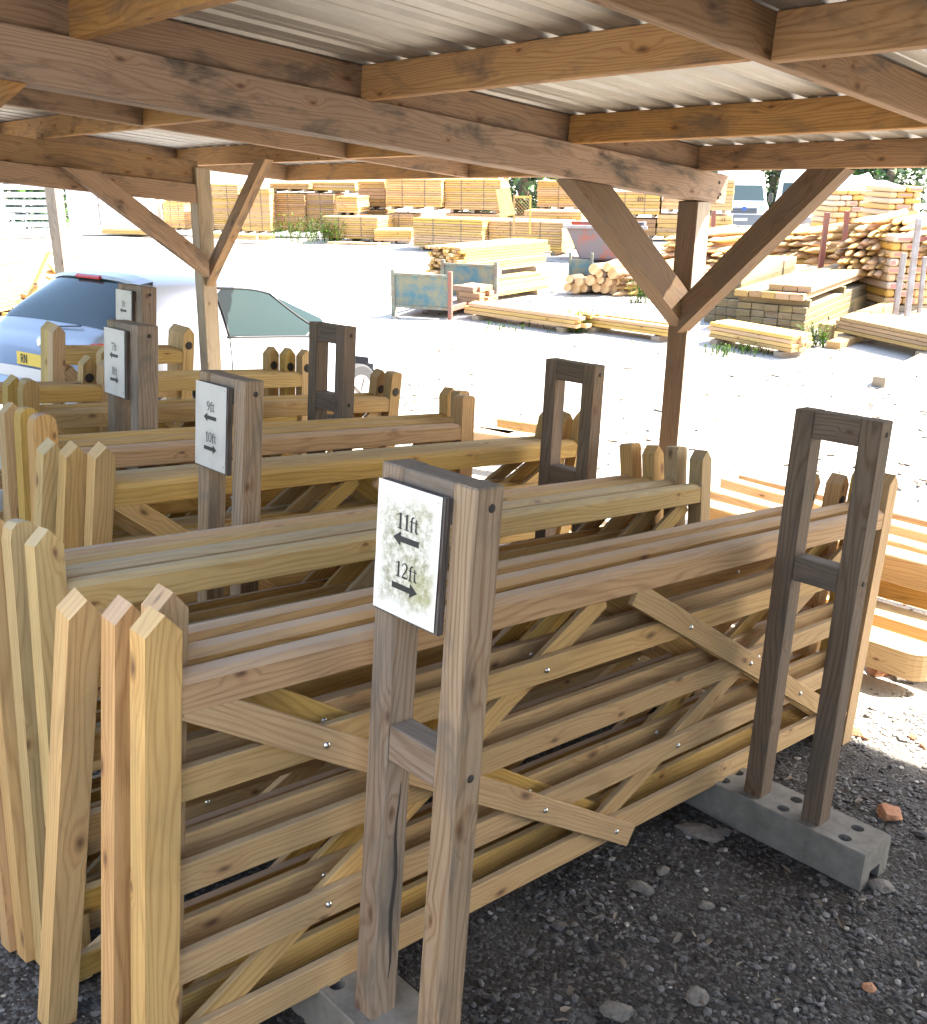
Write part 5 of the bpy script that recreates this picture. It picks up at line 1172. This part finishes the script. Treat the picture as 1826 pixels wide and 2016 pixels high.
# ------------------------------------------------------------------ gravel, leaves and rubble
def rock(mb, p, s, rr, flat=.6):
    ico = [(0, 0, 1), (.89, 0, .45), (.28, .85, .45), (-.72, .53, .45), (-.72, -.53, .45), (.28, -.85, .45), (.72, .53, -.45), (-.28, .85, -.45), (-.89, 0, -.45), (-.28, -.85, -.45), (.72, -.53, -.45), (0, 0, -1)]
    fa = [(0, 1, 2), (0, 2, 3), (0, 3, 4), (0, 4, 5), (0, 5, 1), (1, 6, 2), (2, 7, 3), (3, 8, 4), (4, 9, 5), (5, 10, 1), (6, 7, 2), (7, 8, 3), (8, 9, 4), (9, 10, 5), (10, 6, 1)]
    a = rr.uniform(0, 6.28); ca, sa = math.cos(a), math.sin(a); sx, sy, sz = rr.uniform(.7, 1.5), rr.uniform(.6, 1.1), rr.uniform(.4, .9) * flat; tl = rr.uniform(-.5, .5); i = len(mb.v)
    for (x, y, z) in ico:
        k = rr.uniform(.75, 1.2); x, y, z = x * sx * k, y * sy * k, z * sz * k; z += x * tl * .4
        mb.v.append((p.x + s * (x * ca - y * sa), p.y + s * (x * sa + y * ca), p.z + s * z))
    for f in fa: mb.f.append(tuple(i + q for q in f)); mb.uv.append([(0, 0)] * 3); mb.mi.append(0); mb.sm.append(False)
rr = random.Random(5); mb = MB(); mb2 = MB(); mb3 = MB(); n = 0
while n < 19000:
    k = rr.random()
    if k < .70: a, b = rr.uniform(1.3, 5.2), rr.uniform(.3, 1.9)
    elif k < .85: a, b = rr.uniform(.1, 1.0), rr.uniform(1.7, 4.2)
    else: a, b = rr.uniform(4.0, 7.5), rr.uniform(.8, 3.6)
    if 3.19 < a < 3.37 and 1.2 < b < 2.0: continue
    if noise.noise(Vector((a * 1.8, b * 1.8, 9))) < -.12 and rr.random() < .75: continue
    n += 1; s = .0035 + .0115 * rr.random() ** 3.2
    if rr.random() < .02: s *= 1.9
    p = gpt(a, b); rock((mb3 if rr.random() < .07 else mb) if a + .2 * noise.noise(Vector((b * 2, a * 2, 0))) < 4.3 else mb2, p + Vector((0, 0, s * .25)), s, rr)  # stones past the roof shadow line take the sunlit colour
tag(mb3.build('light_chippings', 'lightstone'), 'light grey and buff chippings mixed in the dark gravel', 'gravel', kind='stuff')
tag(mb2.build('sunlit_gravel', 'litstone'), 'gravel at the right coloured paler as sunlit, beside the far stiles', 'gravel', kind='stuff')
o = mb.build('loose_gravel', 'stone'); tag(o, 'loose dark gravel scattered over the ground below the gates', 'gravel', kind='stuff')
mb = MB()
for _ in range(650):
    k = rr.random(); a, b = (rr.uniform(1.4, 5.0), rr.uniform(.3, 1.8)) if k < .7 else (rr.uniform(.1, 1.0), rr.uniform(1.7, 4.0))
    p = gpt(a, b) + Vector((0, 0, rr.uniform(.006, .02))); s = rr.uniform(.006, .024); x = Vector((rr.uniform(-1, 1), rr.uniform(-1, 1), rr.uniform(-.3, .3))).normalized(); y = x.cross(Vector((rr.uniform(-.4, .4), rr.uniform(-.4, .4), 1))).normalized(); w_ = rr.uniform(.12, .55); c = Vector((0, 0, s * .25))
    j1, j2, j3, j4 = [rr.uniform(.3, 1.3) for _ in range(4)]; mb.face([p - x * s, p - x * s * .5 * j1 + y * s * w_ * j2 + c, p + x * s * .4 * j3 + y * s * w_ * j4 + c, p + x * s * j2]); mb.face([p - x * s, p + x * s * j2, p + x * s * .5 * j4 - y * s * w_ * j1, p - x * s * .4 * j3 - y * s * w_ * j2 * .6])
o = mb.build('leaf_litter', 'leaf'); tag(o, 'dry leaves and wood chips scattered on the gravel', 'leaf litter', kind='stuff')
def lump(label, x, y, s, mat, name='brick_fragment', cat='rubble', flat=.6, w=-2.0):
    q = None; r = ray(x, y); d = MSr.transposed() @ r; k = w / d.z; u, v = d.x * k, d.y * k; p = gpt(u, v) + Vector((0, 0, s * .3)); rr2 = random.Random(int(x * 7 + y)); bmm = bmesh.new(); bmesh.ops.create_icosphere(bmm, subdivisions=4, radius=1.0); k1, k2, k3 = rr2.uniform(1.0, 1.5), rr2.uniform(.7, 1.0), rr2.uniform(0, 6.28); pl_ = [Vector((rr2.uniform(-1, 1), rr2.uniform(-1, 1), rr2.uniform(-.6, 1))).normalized() for _ in range(9)]
    for vt in bmm.verts:
        c = vt.co.copy()
        for q_ in pl_:
            e = c.dot(q_) - .72
            if e > 0: c -= q_ * e * .95
        c += c.normalized() * .07 * noise.noise(c * 4 + Vector((x, y, 0))); c = Vector((c.x * k1, c.y * k2, c.z * flat)); vt.co = Matrix.Rotation(k3, 3, 'Z') @ c * s * 1.1
    me = bpy.data.meshes.new(name); bmm.to_mesh(me); bmm.free(); me.materials.append(MAT[mat]); o = link(name, me); o.location = p; return tag(o, label, cat, 'rubble lying on the gravel')
lump('orange brick fragment right of the pierced concrete block', 1752, 1608, .050, 'brickbit'); lump('small orange brick chip in the dark gravel at the lower right', 1712, 1945, .020, 'brickbit')
lump('grey stone lying below the long front gate', 1262, 1755, .030, 'rubble', 'stone'); lump('grey stone in the gravel under the lower end of the brace', 1305, 1720, .020, 'rubble', 'stone'); lump('pale flat stone at the bottom edge, middle of the picture', 1215, 2000, .042, 'rubble', 'stone', flat=.45)
lump('brownish stone near the bottom, left of the brick chip', 1375, 1965, .030, 'rubble', 'stone'); lump('pale stone between the two racks low in the gravel', 1390, 1790, .022, 'rubble', 'stone')
lump('pale torn slab of rubble beside the concrete block', 1375, 1645, .060, 'rubble', 'stone', flat=.25); lump('smaller rubble flake right of the torn slab', 1425, 1640, .030, 'rubble', 'stone', flat=.3)
lump('rubble chunk at the open end of the concrete block', 1735, 1750, .035, 'rubble', 'stone'); lump('orange brick under the nearest rounded post', 1735, 1340, .085, 'brickbit', w=-2.05); lump('grey rock under the tip of the nearest rounded post', 1790, 1355, .080, 'rubble', 'rock', w=-2.05)
lump('orange brick bit at the right edge in the sunlit gravel', 1800, 1455, .030, 'brickbit'); lump('second orange brick bit in the sunlit gravel', 1822, 1470, .025, 'brickbit'); lump('orange brick bit at the foot of the far stile', 1690, 1448, .040, 'brickbit')

rr = random.Random(77); mb = MB()
for _ in range(1500):
    x, y = rr.uniform(640, 1850), 470 + 560 * rr.random() ** 1.6
    p = at(x, y); q = MSi @ p
    if q.x < 6.5 and q.y < 8: continue
    if noise.noise(Vector((p.x * .5, p.y * .5, 4))) < -.05 and rr.random() < .8: continue
    p.z = gz(p); s_ = rr.uniform(.008, .022) * (1 + p.y * .04)
    if rr.random() < .5: rock(mb, p + Vector((0, 0, s_ * .2)), s_, rr)
    else: mb.box(p + Vector((0, 0, .008)), (s_ * rr.uniform(2, 6), s_ * .8, .01), (rr.uniform(-1, 1), rr.uniform(-1, 1), rr.uniform(-.1, .1)), (0, 0, 1), 0)
tag(mb.build('yard_debris', 'debris'), 'bark chips and stones scattered over the sunlit yard', 'debris', kind='stuff')
